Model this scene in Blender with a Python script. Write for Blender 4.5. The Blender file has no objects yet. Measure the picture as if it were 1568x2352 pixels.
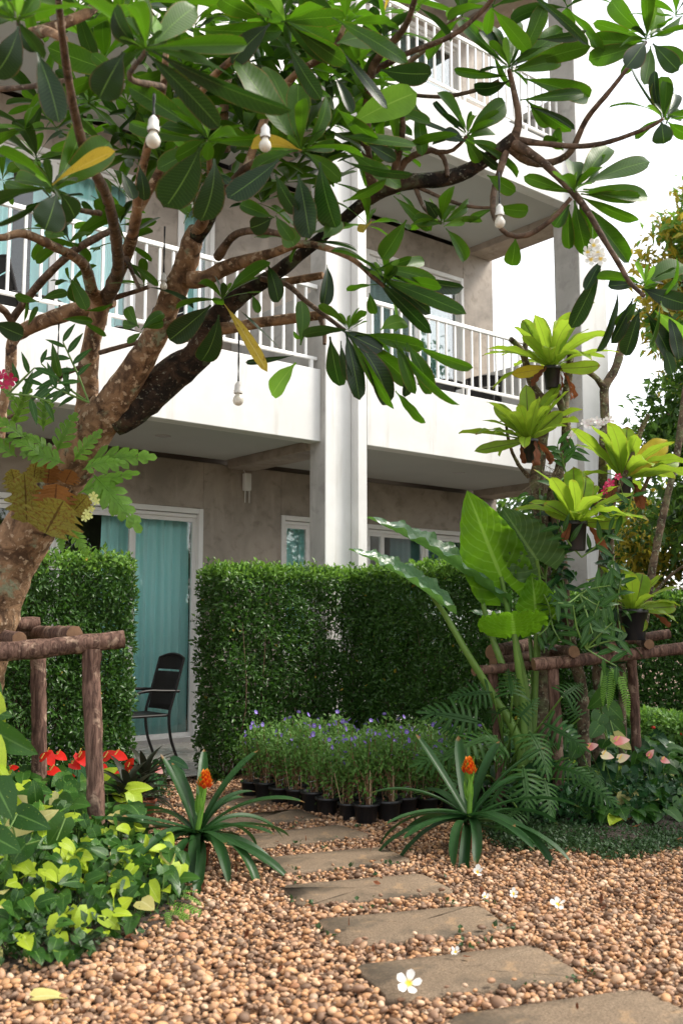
import bpy, math, random
import numpy as np
from mathutils import Vector, Matrix

# ------------------------------------------------------------------ camera, sky, sun, exposure
F, CX, CY, H = 2287.0, 784.0, 1176.0, 1.35          # photograph measured on a 1568 x 2352 grid
PITCH = math.atan(260 / F)
sc = bpy.context.scene
col = sc.collection
cam = bpy.data.cameras.new('camera')
cam.sensor_fit = 'VERTICAL'; cam.sensor_height = 36; cam.sensor_width = 24
cam.lens = 36 * F / 2352
cam.clip_start = 0.05; cam.clip_end = 500
cam.dof.use_dof = True; cam.dof.focus_distance = 7.6; cam.dof.aperture_fstop = 3.2
camo = bpy.data.objects.new('camera', cam)
camo.location = (0, 0, H); camo.rotation_euler = (math.pi / 2 + PITCH, 0, 0)
col.objects.link(camo); sc.camera = camo

SUN_EL, SUN_AZ = 50.0, 82.0     # degrees; azimuth clockwise from +Y (the view direction)
world = bpy.data.worlds.new('World'); sc.world = world; world.use_nodes = True
wn = world.node_tree; wn.nodes.clear()
sky = wn.nodes.new('ShaderNodeTexSky'); sky.sky_type = 'NISHITA'; sky.sun_disc = False
sky.sun_elevation = math.radians(SUN_EL); sky.sun_rotation = math.radians(SUN_AZ)
sky.air_density = 1.2; sky.dust_density = 1.5; sky.ozone_density = 1.0
hs = wn.nodes.new('ShaderNodeHueSaturation'); hs.inputs['Saturation'].default_value = 0.16
bgd = wn.nodes.new('ShaderNodeBackground'); bgd.inputs['Strength'].default_value = 0.14
wo = wn.nodes.new('ShaderNodeOutputWorld')
wn.links.new(sky.outputs[0], hs.inputs['Color']); wn.links.new(hs.outputs[0], bgd.inputs[0]); wn.links.new(bgd.outputs[0], wo.inputs[0])

sun = bpy.data.lights.new('sun', 'SUN'); sun.energy = 1.9; sun.angle = math.radians(18); sun.color = (1.0, 0.93, 0.82)
suno = bpy.data.objects.new('sun', sun); col.objects.link(suno)
_a, _e = math.radians(SUN_AZ), math.radians(SUN_EL)
SUND = Vector((math.sin(_a) * math.cos(_e), math.cos(_a) * math.cos(_e), math.sin(_e)))
suno.rotation_euler = SUND.to_track_quat('Z', 'Y').to_euler(); suno.location = (6, -4, 12)
vs = sc.view_settings
vs.view_transform = 'Standard'; vs.look = 'None'; vs.exposure = 1.45; vs.gamma = 1.0; vs.use_curve_mapping = False
sc.render.engine = 'CYCLES'
sc.cycles.use_denoising = True
sc.cycles.max_bounces = 8; sc.cycles.transparent_max_bounces = 10; sc.cycles.transmission_bounces = 6
sc.cycles.sample_clamp_indirect = 6

# ------------------------------------------------------------------ helpers: measuring
def ray(x, y):
    a, b = (x - CX) / F, (CY - y) / F
    return np.array([a, math.cos(PITCH) - b * math.sin(PITCH), math.sin(PITCH) + b * math.cos(PITCH)])
def at(x, y, Y):
    r = ray(x, y); return np.array([0, 0, H]) + r * (Y / r[1])
def gr(x, y, z=0.0):
    r = ray(x, y); return np.array([0, 0, H]) + r * ((z - H) / r[2])
ANG = math.atan(2816 / math.hypot(F, 260))
DU = np.array([math.sin(ANG), math.cos(ANG), 0.0]); DN = np.array([math.cos(ANG), -math.sin(ANG), 0.0])
W0 = np.array([-1.535, 10.8, 0.0])
def bw(u, v, z): return W0 + DU * u + DN * v + np.array([0, 0, z])      # building frame to world

rng = np.random.default_rng(7); random.seed(7)
def nrm(v):
    v = np.asarray(v, float); return v / max(np.linalg.norm(v), 1e-9)

# ------------------------------------------------------------------ helpers: materials
class Mt:
    def __init__(s, name):
        s.m = bpy.data.materials.new(name); s.m.use_nodes = True
        s.t = s.m.node_tree; s.t.nodes.clear()
        s.out = s.t.nodes.new('ShaderNodeOutputMaterial')
    def n(s, typ, _i=None, **kw):
        nd = s.t.nodes.new('ShaderNode' + typ)
        for k, v in kw.items():
            if k[0] == '_': setattr(nd, k[1:], v)
            else: s.set(nd.inputs[k.replace('_', ' ')], v)
        if _i:
            for k, v in _i.items(): s.set(nd.inputs[k], v)
        return nd
    def set(s, sock, v):
        if isinstance(v, bpy.types.NodeSocket): s.t.links.new(v, sock)
        else:
            if isinstance(v, (tuple, list)) and len(v) == 3 and sock.type == 'RGBA': v = (*v, 1)
            sock.default_value = v
    def math(s, op, a, b=None, c=None, clamp=False):
        nd = s.t.nodes.new('ShaderNodeMath'); nd.operation = op; nd.use_clamp = clamp
        for i, v in enumerate((a, b, c)):
            if v is not None: s.set(nd.inputs[i], v)
        return nd.outputs[0]
    def mix(s, f, a, b, mode='MIX'):
        nd = s.t.nodes.new('ShaderNodeMix'); nd.data_type = 'RGBA'; nd.blend_type = mode
        s.set(nd.inputs[0], f); s.set(nd.inputs[6], a); s.set(nd.inputs[7], b)
        return nd.outputs[2]
    def noise(s, scale, detail=4, rough=0.55, vec=None, dist=0.0):
        nd = s.n('TexNoise', Scale=scale, Detail=detail, Roughness=rough, Distortion=dist)
        if vec is not None: s.set(nd.inputs['Vector'], vec)
        return nd.outputs[0]
    def coord(s, which='Object'): return s.n('TexCoord').outputs[which]
    def ramp(s, f, stops, interp='LINEAR'):
        nd = s.n('ValToRGB'); s.set(nd.inputs[0], f); cr = nd.color_ramp; cr.interpolation = interp
        while len(cr.elements) > 1: cr.elements.remove(cr.elements[-1])
        cr.elements[0].position = stops[0][0]; cr.elements[0].color = (*stops[0][1], 1)
        for p, c in stops[1:]:
            e = cr.elements.new(p); e.color = (*c, 1)
        return nd.outputs[0]
    def rng(s, v, a, b, c=0.0, d=1.0):
        nd = s.n('MapRange', _interpolation_type='SMOOTHSTEP'); 
        for i, x in enumerate((v, a, b, c, d)): s.set(nd.inputs[i], x)
        return nd.outputs[0]
    def bump(s, h, strength=0.3, dist=0.01):
        return s.n('Bump', Strength=strength, Distance=dist, Height=h).outputs[0]
    def pr(s, color, rough=0.6, normal=None, metallic=0.0, spec=0.5, **kw):
        nd = s.n('BsdfPrincipled', _i={'Base Color': color, 'Roughness': rough, 'Metallic': metallic, 'Specular IOR Level': spec})
        for k, v in kw.items(): s.set(nd.inputs[k.replace('_', ' ')], v)
        if normal is not None: s.set(nd.inputs['Normal'], normal)
        return nd.outputs[0]
    def done(s, sh): s.t.links.new(sh, s.out.inputs[0]); return s.m

M = {}
def plain(name, c, rough=0.6, var=0.12, scale=30.0, bump=0.1, metallic=0.0, spec=0.5):
    m = Mt(name); v = m.coord(); n1 = m.noise(scale, 4, vec=v)
    c2 = tuple(x * (1 - var) for x in c); c3 = tuple(min(1, x * (1 + var)) for x in c)
    M[name] = m.done(m.pr(m.mix(n1, c2, c3), rough, m.bump(n1, bump, 0.003), metallic, spec)); return M[name]

def leafmat(name, a, b, back=None, vein=None, nv=0, vang=0.5, rough=0.38, tr=0.3, trc=None, blotch=None, blot=0.0, veinw=0.05, bump=0.4, spec=0.28, edge=None, scale=16.0, latk=.2, tip=None):
    """two-sided leaf: colour varies per leaf between a and b, midrib and side veins from the leaf's own UV."""
    m = Mt(name)
    tint = m.n('Attribute', _attribute_name='tint').outputs['Fac']
    rnd = m.n('ObjectInfo').outputs['Random']
    r = m.math('FRACT', m.math('ADD', tint, rnd))
    c = m.mix(r, a, b)
    nz = m.noise(scale, 3, vec=m.coord('Object'))
    if blotch is not None:
        c = m.mix(m.rng(nz, 0.62 - blot, 0.72 - blot), c, blotch)
    else:
        c = m.mix(0.35, c, m.mix(nz, tuple(x * .45 for x in a), tuple(min(1, x * 1.45) for x in b)))
    h = nz
    uv = m.n('UVMap', _uv_map='UVMap').outputs[0]
    sx = m.n('SeparateXYZ', Vector=uv)
    ax = m.math('ABSOLUTE', m.math('SUBTRACT', m.math('MULTIPLY', sx.outputs[0], 2.0), 1.0))
    if vein is not None:
        mid = m.rng(ax, veinw, veinw * 2.2, 1, 0)
        vm = mid
        if nv:
            ph = m.math('FRACT', m.math('MULTIPLY', m.math('SUBTRACT', sx.outputs[1], m.math('MULTIPLY', ax, vang)), nv))
            tri = m.math('ABSOLUTE', m.math('SUBTRACT', ph, 0.5))
            lat = m.rng(tri, 0.0, 0.12, 1, 0)
            vm = m.math('MAXIMUM', mid, m.math('MULTIPLY', lat, latk))
            h = m.math('ADD', m.math('MULTIPLY', tri, 1.0), m.math('MULTIPLY', mid, -0.6))
        c = m.mix(vm, c, vein)
    if edge is not None:
        c = m.mix(m.math('MULTIPLY', m.rng(ax, 0.86, 1.0), m.rng(nz, .35, .55)), c, edge)
    if tip is not None:
        c = m.mix(m.rng(m.math('ADD', sx.outputs[1], m.math('MULTIPLY', m.math('SUBTRACT', nz, .5), .35)), .93, .99), c, tip)
    bf = m.n('NewGeometry').outputs['Backfacing']
    if back is None: back = tuple(min(1, x * 1.25 + .01) for x in b)
    cf = m.mix(m.math('MULTIPLY', bf, 0.6), c, back)
    nor = m.bump(h, bump, 0.004)
    p = m.pr(cf, m.math('ADD', m.math('MULTIPLY', nz, 0.2), rough - .1), nor, spec=spec)
    tc = trc if trc else tuple(min(1, x * 2.4) for x in b)
    tl = m.n('BsdfTranslucent', Color=m.mix(0.45, c, tc)); m.set(tl.inputs['Normal'], nor)
    mx = m.n('MixShader', _i={0: tr, 1: p, 2: tl.outputs[0]})
    M[name] = m.done(mx.outputs[0]); return M[name]

def petalmat(name, base, tip, tr=0.35, split=0.3, soft=0.3, rough=0.5):
    m = Mt(name); uv = m.n('UVMap', _uv_map='UVMap').outputs[0]; y = m.n('SeparateXYZ', Vector=uv).outputs[1]
    rnd = m.n('Attribute', _attribute_name='tint').outputs['Fac']
    c = m.mix(m.rng(y, split, split + soft), base, tip)
    c = m.mix(m.math('MULTIPLY', rnd, 0.3), c, tuple(x * .6 for x in tip))
    p = m.pr(c, rough); tl = m.n('BsdfTranslucent', Color=c)
    M[name] = m.done(m.n('MixShader', _i={0: tr, 1: p, 2: tl.outputs[0]}).outputs[0])

def build_materials():
    # rendered walls
    m = Mt('white_render'); v = m.coord(); n1 = m.noise(1.6, 6, .6, v); n2 = m.noise(14, 5, .6, v)
    mp = m.n('Mapping', Vector=v, Scale=(3, 3, .35)); n3 = m.noise(2.2, 5, .6, mp.outputs[0])
    c = m.mix(m.rng(n1, .35, .7), (.64, .63, .605), (.73, .72, .70)); c = m.mix(m.math('MULTIPLY', m.rng(n3, .54, .74), .45), c, (.40, .36, .30))
    c = m.mix(m.math('MULTIPLY', n2, .12), c, (.5, .48, .45))
    M['white_render'] = m.done(m.pr(c, .7, m.bump(n2, .15, .004)))
    for nm, a, b, d in (('concrete', (.22, .185, .15), (.39, .325, .265), (.145, .115, .09)), ('concrete_pale', (.36, .34, .31), (.5, .475, .44), (.24, .22, .2))):
        m = Mt(nm); v = m.coord(); n1 = m.noise(1.3, 7, .62, v, .6); n2 = m.noise(7, 6, .6, v, .4); n3 = m.noise(60, 3, .5, v)
        mp = m.n('Mapping', Vector=v, Scale=(2.5, 2.5, .5)); n4 = m.noise(2.0, 5, .6, mp.outputs[0], .5)
        c = m.mix(m.rng(n1, .3, .7), a, b); c = m.mix(m.math('MULTIPLY', m.rng(n2, .5, .72), .55), c, d); c = m.mix(m.math('MULTIPLY', m.rng(n4, .55, .7), .35), c, tuple(x * 1.25 for x in b))
        M[nm] = m.done(m.pr(c, m.math('ADD', m.math('MULTIPLY', n2, .3), .4), m.bump(n3, .12, .003)))
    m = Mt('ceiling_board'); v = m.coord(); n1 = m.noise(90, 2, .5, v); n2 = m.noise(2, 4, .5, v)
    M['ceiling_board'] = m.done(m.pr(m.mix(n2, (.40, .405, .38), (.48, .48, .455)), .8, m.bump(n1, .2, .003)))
    plain('white_metal', (.8, .79, .76), .35, .05, 20, .05)
    plain('white_frame', (.72, .7, .67), .4, .05, 12, .05)
    plain('alu_track', (.5, .48, .47), .4, .1, 30, .05, .6)
    m = Mt('terrace_tile'); v = m.coord(); n1 = m.noise(3, 5, .6, v); n2 = m.noise(40, 3, .5, v)
    M['terrace_tile'] = m.done(m.pr(m.mix(n1, (.33, .31, .27), (.42, .40, .36)), m.math('ADD', m.math('MULTIPLY', n1, .25), .12), m.bump(n2, .03, .002)))
    plain('tile_edge', (.48, .38, .27), .6, .12, 15)
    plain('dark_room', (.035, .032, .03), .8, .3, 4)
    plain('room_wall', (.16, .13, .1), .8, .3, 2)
    m = Mt('curtain'); v = m.coord(); n1 = m.noise(2, 3, .5, v); n2 = m.noise(300, 2, .5, v)
    c = m.mix(n1, (.52, .90, .88), (.58, .94, .92)); p = m.pr(c, .75, m.bump(n2, .15, .002))
    tl = m.n('BsdfTranslucent', Color=c)
    M['curtain'] = m.done(m.n('MixShader', _i={0: .1, 1: p, 2: tl.outputs[0]}).outputs[0])
    m = Mt('window_glass'); fr = m.n('Fresnel', IOR=1.5)
    t = m.n('BsdfTransparent', Color=(.97, .99, .985)); g = m.n('BsdfGlossy', Color=(1, 1, 1), Roughness=.015)
    M['window_glass'] = m.done(m.n('MixShader', _i={0: m.math('ADD', m.math('MULTIPLY', fr.outputs[0], .9), .0, clamp=True), 1: t.outputs[0], 2: g.outputs[0]}).outputs[0])
    m = Mt('bulb_glass'); p = m.pr((.8, .76, .66), .18, None, Transmission_Weight=.25, IOR=1.45)
    M['bulb_glass'] = m.done(p)
    plain('socket_plastic', (.68, .66, .62), .5, .05, 20)
    plain('black_cable', (.012, .012, .012), .5, .2, 40)
    plain('black_plastic', (.018, .018, .02), .38, .25, 20, .1)
    m = Mt('rattan'); v = m.coord(); w = m.n('TexWave', Vector=v, Scale=60.0, Distortion=1.5, Detail=1.0); w.wave_type = 'BANDS'; w.bands_direction = 'Z'
    M['rattan'] = m.done(m.pr(m.mix(w.outputs[1], (.004, .0035, .003), (.014, .011, .009)), .6, m.bump(w.outputs[1], .6, .004)))
    plain('chair_frame', (.007, .005, .0045), .5, .2, 20)
    # bark
    m = Mt('bark_mottled'); v = m.coord(); n1 = m.noise(8, 6, .65, v, .8); n2 = m.noise(24, 5, .6, v, .15); n3 = m.noise(5, 5, .6, v, .4); n4 = m.noise(13, 4, .6, v)
    c = m.mix(m.rng(n1, .36, .62), (.075, .042, .024), (.30, .18, .10)); c = m.mix(m.rng(n2, .56, .63), c, (.42, .31, .21))
    c = m.mix(m.math('MULTIPLY', m.rng(n3, .58, .66), m.rng(n4, .42, .55)), c, (.23, .26, .17)); c = m.mix(m.math('MULTIPLY', m.rng(n4, .6, .7), .8), c, (.012, .009, .007))
    hh = m.math('ADD', n2, m.math('MULTIPLY', n1, 1.5))
    M['bark_mottled'] = m.done(m.pr(c, .8, m.bump(hh, .8, .012), spec=.25))
    m = Mt('bark_dark'); v = m.coord(); n1 = m.noise(9, 6, .65, v, .8); n2 = m.noise(45, 5, .65, v); n3 = m.noise(8, 5, .6, v)
    c = m.mix(m.rng(n1, .4, .65), (.012, .009, .007), (.07, .042, .026)); c = m.mix(m.rng(n2, .6, .66), c, (.22, .21, .16)); c = m.mix(m.math('MULTIPLY', m.rng(n3, .55, .65), .6), c, (.09, .11, .06))
    M['bark_dark'] = m.done(m.pr(c, .85, m.bump(m.math('ADD', n1, n2), .8, .012), spec=.25))
    m = Mt('bark_twig'); v = m.coord(); n1 = m.noise(14, 5, .65, v, .6); n2 = m.noise(50, 4, .6, v)
    c = m.mix(m.rng(n1, .35, .65), (.045, .028, .017), (.16, .10, .065)); c = m.mix(m.math('MULTIPLY', m.rng(n2, .6, .66), .6), c, (.32, .27, .21))
    M['bark_twig'] = m.done(m.pr(c, .75, m.bump(n2, .6, .006), spec=.3))
    m = Mt('bark_lichen'); v = m.coord(); n1 = m.noise(11, 6, .65, v, .6); n2 = m.noise(38, 5, .65, v, .4); n3 = m.noise(8, 5, .6, v)
    c = m.mix(m.rng(n1, .38, .65), (.055, .037, .025), (.19, .13, .085)); c = m.mix(m.rng(n2, .55, .64), c, (.30, .31, .20)); c = m.mix(m.math('MULTIPLY', m.rng(n3, .5, .65), .5), c, (.17, .2, .09))
    M['bark_lichen'] = m.done(m.pr(c, .85, m.bump(m.math('ADD', n1, n2), .8, .010), spec=.25))
    m = Mt('log_bark'); v = m.coord(); mp = m.n('Mapping', Vector=v, Scale=(1, 1, .16)); n1 = m.noise(38, 6, .65, mp.outputs[0], .7); n2 = m.noise(9, 5, .6, v, .5); n3 = m.noise(5, 4, .6, v)
    c = m.mix(m.rng(n1, .35, .68), (.055, .028, .020), (.20, .115, .085)); c = m.mix(m.math('MULTIPLY', m.rng(n2, .57, .66), .8), c, (.36, .25, .18)); c = m.mix(m.math('MULTIPLY', m.rng(n3, .55, .68), .6), c, (.035, .02, .016))
    M['log_bark'] = m.done(m.pr(c, .8, m.bump(m.math('ADD', n1, m.math('MULTIPLY', n2, .7)), .9, .012), spec=.25))
    m = Mt('log_end'); uv = m.coord('UV'); v = m.coord(); n1 = m.noise(30, 4, .6, v)
    M['log_end'] = m.done(m.pr(m.mix(n1, (.09, .045, .022), (.24, .13, .065)), .8, m.bump(n1, .4, .006)))
    # ground
    m = Mt('gravel_soil'); v = m.coord(); n1 = m.noise(30, 5, .6, v); vo = m.n('TexVoronoi', Vector=v, Scale=34.0)
    c = m.mix(vo.outputs['Color'], (.10, .06, .04), (.36, .22, .13)); c = m.mix(m.rng(n1, .35, .6), (.05, .032, .022), c)
    M['gravel_soil'] = m.done(m.pr(c, .9, m.bump(vo.outputs['Distance'], 1.0, .02)))
    m = Mt('dark_soil'); v = m.coord(); n1 = m.noise(25, 6, .65, v)
    M['dark_soil'] = m.done(m.pr(m.mix(n1, (.02, .014, .01), (.075, .05, .035)), .95, m.bump(n1, 1.0, .03)))
    m = Mt('pebble'); t = m.n('Attribute', _attribute_name='tint').outputs['Fac']; rn = m.n('ObjectInfo').outputs['Random']; v = m.coord(); n1 = m.noise(60, 4, .6, v); n2 = m.noise(260, 3, .5, v)
    f = m.math('FRACT', m.math('ADD', t, m.math('MULTIPLY', rn, .999)))
    c = m.ramp(f, [(0, (.10, .065, .048)), (.12, (.17, .115, .09)), (.24, (.30, .20, .15)), (.36, (.42, .255, .155)), (.46, (.56, .33, .175)), (.56, (.66, .42, .24)), (.66, (.50, .34, .24)), (.76, (.72, .54, .38)), (.84, (.42, .22, .13)), (.92, (.78, .66, .53)), (1.0, (.22, .16, .135))])
    c = m.mix(m.math('MULTIPLY', m.rng(n1, .4, .7), .4), c, (.17, .095, .05)); c = m.mix(m.math('MULTIPLY', n2, .2), c, (.7, .5, .33))
    c = m.mix(1.0, c, (.80, .69, .585), 'MULTIPLY')
    M['pebble'] = m.done(m.pr(c, .6, m.bump(n1, .25, .003), spec=.35))
    m = Mt('stepping_stone'); v = m.coord(); n1 = m.noise(2.6, 5, .6, v, .5); n2 = m.noise(130, 4, .7, v); n3 = m.noise(9, 5, .6, v, .3)
    c = m.mix(m.rng(n2, .35, .65), (.105, .075, .048), (.25, .18, .12)); c = m.mix(m.math('MULTIPLY', m.rng(n1, .46, .64), .75), c, (.07, .055, .038)); c = m.mix(m.math('MULTIPLY', m.rng(n3, .58, .7), .45), c, (.36, .23, .12))
    M['stepping_stone'] = m.done(m.pr(c, .8, m.bump(n2, .7, .005), spec=.3))
    plain('terracotta', (.30, .085, .04), .75, .2, 20)
    plain('stake', (.42, .30, .17), .7, .2, 60)
    plain('dry_stem', (.20, .10, .05), .8, .35, 40)
    plain('roots', (.2, .15, .1), .9, .35, 60)
    plain('router_white', (.74, .73, .7), .4, .04, 10)
    plain('tie_silver', (.6, .6, .62), .35, .1, 30)
    # foliage
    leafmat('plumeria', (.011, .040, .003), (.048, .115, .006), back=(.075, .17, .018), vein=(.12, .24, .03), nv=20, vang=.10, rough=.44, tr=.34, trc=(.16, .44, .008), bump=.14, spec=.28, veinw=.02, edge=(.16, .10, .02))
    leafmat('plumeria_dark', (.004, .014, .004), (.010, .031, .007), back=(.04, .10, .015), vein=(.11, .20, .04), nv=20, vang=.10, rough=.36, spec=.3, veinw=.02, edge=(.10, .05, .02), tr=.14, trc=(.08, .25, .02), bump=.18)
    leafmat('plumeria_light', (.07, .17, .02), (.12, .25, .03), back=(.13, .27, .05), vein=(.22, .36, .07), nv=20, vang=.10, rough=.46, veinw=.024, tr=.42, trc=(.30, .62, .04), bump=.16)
    leafmat('plumeria_yellow', (.36, .27, .03), (.48, .33, .035), vein=(.52, .42, .14), nv=20, vang=.12, rough=.5, tr=.35, blotch=(.20, .11, .02), blot=.06)
    leafmat('plumeria_brown', (.22, .08, .025), (.30, .12, .04), vein=(.35, .2, .08), nv=18, rough=.6, tr=.25)
    plain('petiole_green', (.12, .22, .04), .45, .2, 20)
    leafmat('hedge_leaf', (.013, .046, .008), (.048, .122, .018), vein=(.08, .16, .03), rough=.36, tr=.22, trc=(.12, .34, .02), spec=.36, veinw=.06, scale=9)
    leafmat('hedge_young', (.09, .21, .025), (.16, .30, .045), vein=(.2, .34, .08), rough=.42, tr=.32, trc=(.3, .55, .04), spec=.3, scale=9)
    leafmat('nest_fern', (.10, .22, .014), (.27, .40, .03), back=(.22, .36, .04), vein=(.05, .045, .02), nv=60, vang=.02, rough=.42, tr=.42, trc=(.50, .72, .05), veinw=.04, bump=.12, edge=(.3, .2, .03), tip=(.22, .11, .03))
    leafmat('nest_yellow', (.52, .40, .02), (.58, .46, .03), vein=(.3, .2, .05), nv=50, vang=.02, rough=.5, tr=.42, trc=(.8, .6, .05), veinw=.022, edge=(.12, .05, .02), bump=.15)
    leafmat('dead_frond', (.13, .04, .017), (.30, .105, .045), vein=(.1, .04, .02), nv=26, rough=.75, tr=.2, trc=(.5, .16, .05), bump=.9, scale=30)
    leafmat('alocasia', (.11, .27, .015), (.14, .31, .02), back=(.13, .30, .02), vein=(.30, .50, .10), nv=9, vang=.4, latk=.55, rough=.45, tr=.58, trc=(.42, .88, .03), veinw=.035, bump=.5)
    leafmat('alocasia_dark', (.045, .10, .028), (.06, .13, .03), back=(.05, .11, .03), vein=(.14, .24, .07), nv=9, vang=.4, latk=.6, rough=.45, tr=.22, trc=(.12, .3, .04), veinw=.03, bump=.5)
    leafmat('alocasia_gloss', (.10, .20, .10), (.13, .24, .12), back=(.12, .30, .03), vein=(.25, .38, .18), nv=9, vang=.4, rough=.22, tr=.25, trc=(.3, .7, .06), veinw=.03, bump=.4, spec=.9)
    leafmat('bromeliad', (.010, .042, .010), (.022, .068, .016), back=(.04, .12, .04), vein=None, rough=.42, tr=.18, spec=.26, bump=.1, tip=(.16, .09, .03))
    leafmat('bromeliad_heart', (.12, .26, .03), (.16, .32, .04), rough=.32, tr=.25, spec=.6, bump=.1)
    petalmat('bract_fire', (.62, .012, .006), (.9, .30, .015), .2, .45, .5)
    leafmat('pothos', (.018, .064, .009), (.042, .118, .016), vein=(.09, .19, .04), rough=.34, tr=.25, blotch=(.28, .36, .05), blot=-.02, veinw=.04)
    leafmat('pothos_lime', (.30, .44, .02), (.46, .58, .05), vein=(.5, .62, .12), rough=.4, tr=.4, trc=(.7, .85, .08), veinw=.035)
    leafmat('pothos_cream', (.5, .47, .16), (.62, .56, .22), vein=(.66, .62, .3), rough=.5, tr=.35)
    leafmat('philodendron', (.010, .042, .007), (.026, .078, .012), vein=(.06, .14, .03), rough=.55, spec=.2, tr=.25, trc=(.1, .4, .06), veinw=.07)
    leafmat('anthurium_leaf', (.010, .045, .014), (.022, .075, .022), vein=(.06, .13, .04), rough=.3, tr=.15, veinw=.03)
    leafmat('dark_cordyline', (.008, .014, .008), (.022, .026, .013), rough=.4, tr=.1, vein=(.04, .01, .01))
    leafmat('oak_fern_shield', (.20, .19, .035), (.29, .26, .05), back=(.24, .22, .045), vein=(.07, .035, .012), nv=7, vang=.4, latk=.6, rough=.7, tr=.3, trc=(.4, .3, .05), veinw=.03, blotch=(.17, .08, .02), blot=.10)
    leafmat('oak_fern_brown', (.20, .075, .02), (.26, .11, .03), vein=(.08, .03, .012), nv=9, vang=.45, rough=.7, tr=.25, veinw=.03)
    leafmat('oak_fern_green', (.085, .20, .022), (.13, .27, .03), vein=(.07, .12, .03), rough=.42, tr=.38, trc=(.34, .62, .05), veinw=.03)
    leafmat('ground_fern', (.10, .24, .025), (.16, .33, .04), vein=(.2, .36, .08), rough=.5, tr=.35, veinw=.1)
    leafmat('ground_cover', (.012, .036, .010), (.034, .074, .02), vein=(.07, .13, .05), rough=.45, tr=.2, scale=6)
    leafmat('flower_foliage', (.06, .15, .025), (.11, .22, .04), vein=(.15, .25, .08), rough=.5, tr=.3, scale=9)
    leafmat('orchid_leaf', (.02, .075, .012), (.045, .12, .02), vein=(.1, .2, .06), rough=.35, tr=.28)
    leafmat('tree_leaf', (.022, .065, .014), (.06, .13, .025), vein=(.09, .16, .04), rough=.42, tr=.32, trc=(.2, .42, .04), scale=3)
    leafmat('tree_leaf_yellow', (.20, .23, .02), (.40, .30, .025), vein=(.4, .38, .1), rough=.45, tr=.4, trc=(.7, .6, .06), scale=3)
    petalmat('petal_purple', (.6, .55, .8), (.27, .18, .62), .25, .05, .3)
    petalmat('petal_plumeria', (.9, .62, .03), (.86, .86, .82), .25, .12, .3)
    petalmat('spathe_red', (.62, .02, .012), (.72, .02, .012), .15, .3, .3, .28)
    petalmat('spathe_pink', (.75, .22, .2), (.82, .46, .42), .25, .3, .4, .32)
    petalmat('spathe_cream', (.68, .6, .36), (.78, .56, .44), .25, .3, .4, .32)
    petalmat('orchid_red', (.45, .02, .08), (.55, .012, .09), .25, .2, .3)
    petalmat('orchid_white', (.8, .5, .55), (.86, .8, .8), .3, .05, .25)
    petalmat('orchid_yellow', (.6, .62, .16), (.7, .72, .25), .3, .05, .25)
    plain('spadix', (.75, .5, .12), .5, .15, 60)
    plain('red_berry', (.55, .02, .015), .4, .15, 60)
build_materials()

# ------------------------------------------------------------------ helpers: geometry
class G:
    """collects geometry: verts, quads / tris, uv and a per-leaf tint."""
    def __init__(s): s.V = []; s.F = []; s.U = []; s.T = []; s.mi = []; s.nv = 0
    def add(s, V, Fs, UV=None, T=0.0, mi=0):
        V = np.asarray(V, float).reshape(-1, 3); n = len(V)
        s.V.append(V); s.U.append(np.zeros((n, 2)) if UV is None else np.asarray(UV, float))
        s.T.append(np.full(n, T) if np.isscalar(T) else np.asarray(T, float))
        for f in (Fs if isinstance(Fs, list) else [Fs]):
            f = np.asarray(f, int)
            if len(f): s.F.append(f + s.nv); s.mi.append(np.full(len(f), mi))
        s.nv += n; return s
    def inst(s, tpl, R, T, tint, mi=0):
        V, Fq, UV = tpl; n = len(T); k = len(V)
        if n == 0: return s
        W = np.einsum('nij,kj->nki', R, V) + np.asarray(T)[:, None, :]
        Fs = (np.asarray(Fq)[None] + (np.arange(n) * k)[:, None, None]).reshape(-1, np.asarray(Fq).shape[1])
        return s.add(W.reshape(-1, 3), Fs, np.tile(UV, (n, 1)), np.repeat(tint, k), mi)
    def mesh(s, name, mats, smooth=True):
        me = bpy.data.meshes.new(name)
        V = np.concatenate(s.V); U = np.concatenate(s.U); T = np.concatenate(s.T)
        lv = np.concatenate([f.ravel() for f in s.F]); tot = np.concatenate([np.full(len(f), f.shape[1]) for f in s.F])
        st = np.concatenate([[0], np.cumsum(tot)[:-1]])
        me.vertices.add(len(V)); me.vertices.foreach_set('co', V.ravel())
        me.loops.add(len(lv)); me.loops.foreach_set('vertex_index', lv)
        me.polygons.add(len(tot)); me.polygons.foreach_set('loop_start', st); me.polygons.foreach_set('loop_total', tot)
        me.polygons.foreach_set('use_smooth', np.full(len(tot), smooth)); me.polygons.foreach_set('material_index', np.concatenate(s.mi))
        uv = me.uv_layers.new(name='UVMap'); uv.data.foreach_set('uv', U[lv].ravel())
        a = me.attributes.new('tint', 'FLOAT', 'POINT'); a.data.foreach_set('value', T)
        for m in (mats if isinstance(mats, (list, tuple)) else [mats]): me.materials.append(M[m])
        me.update(calc_edges=True); me.validate(); return me

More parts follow.
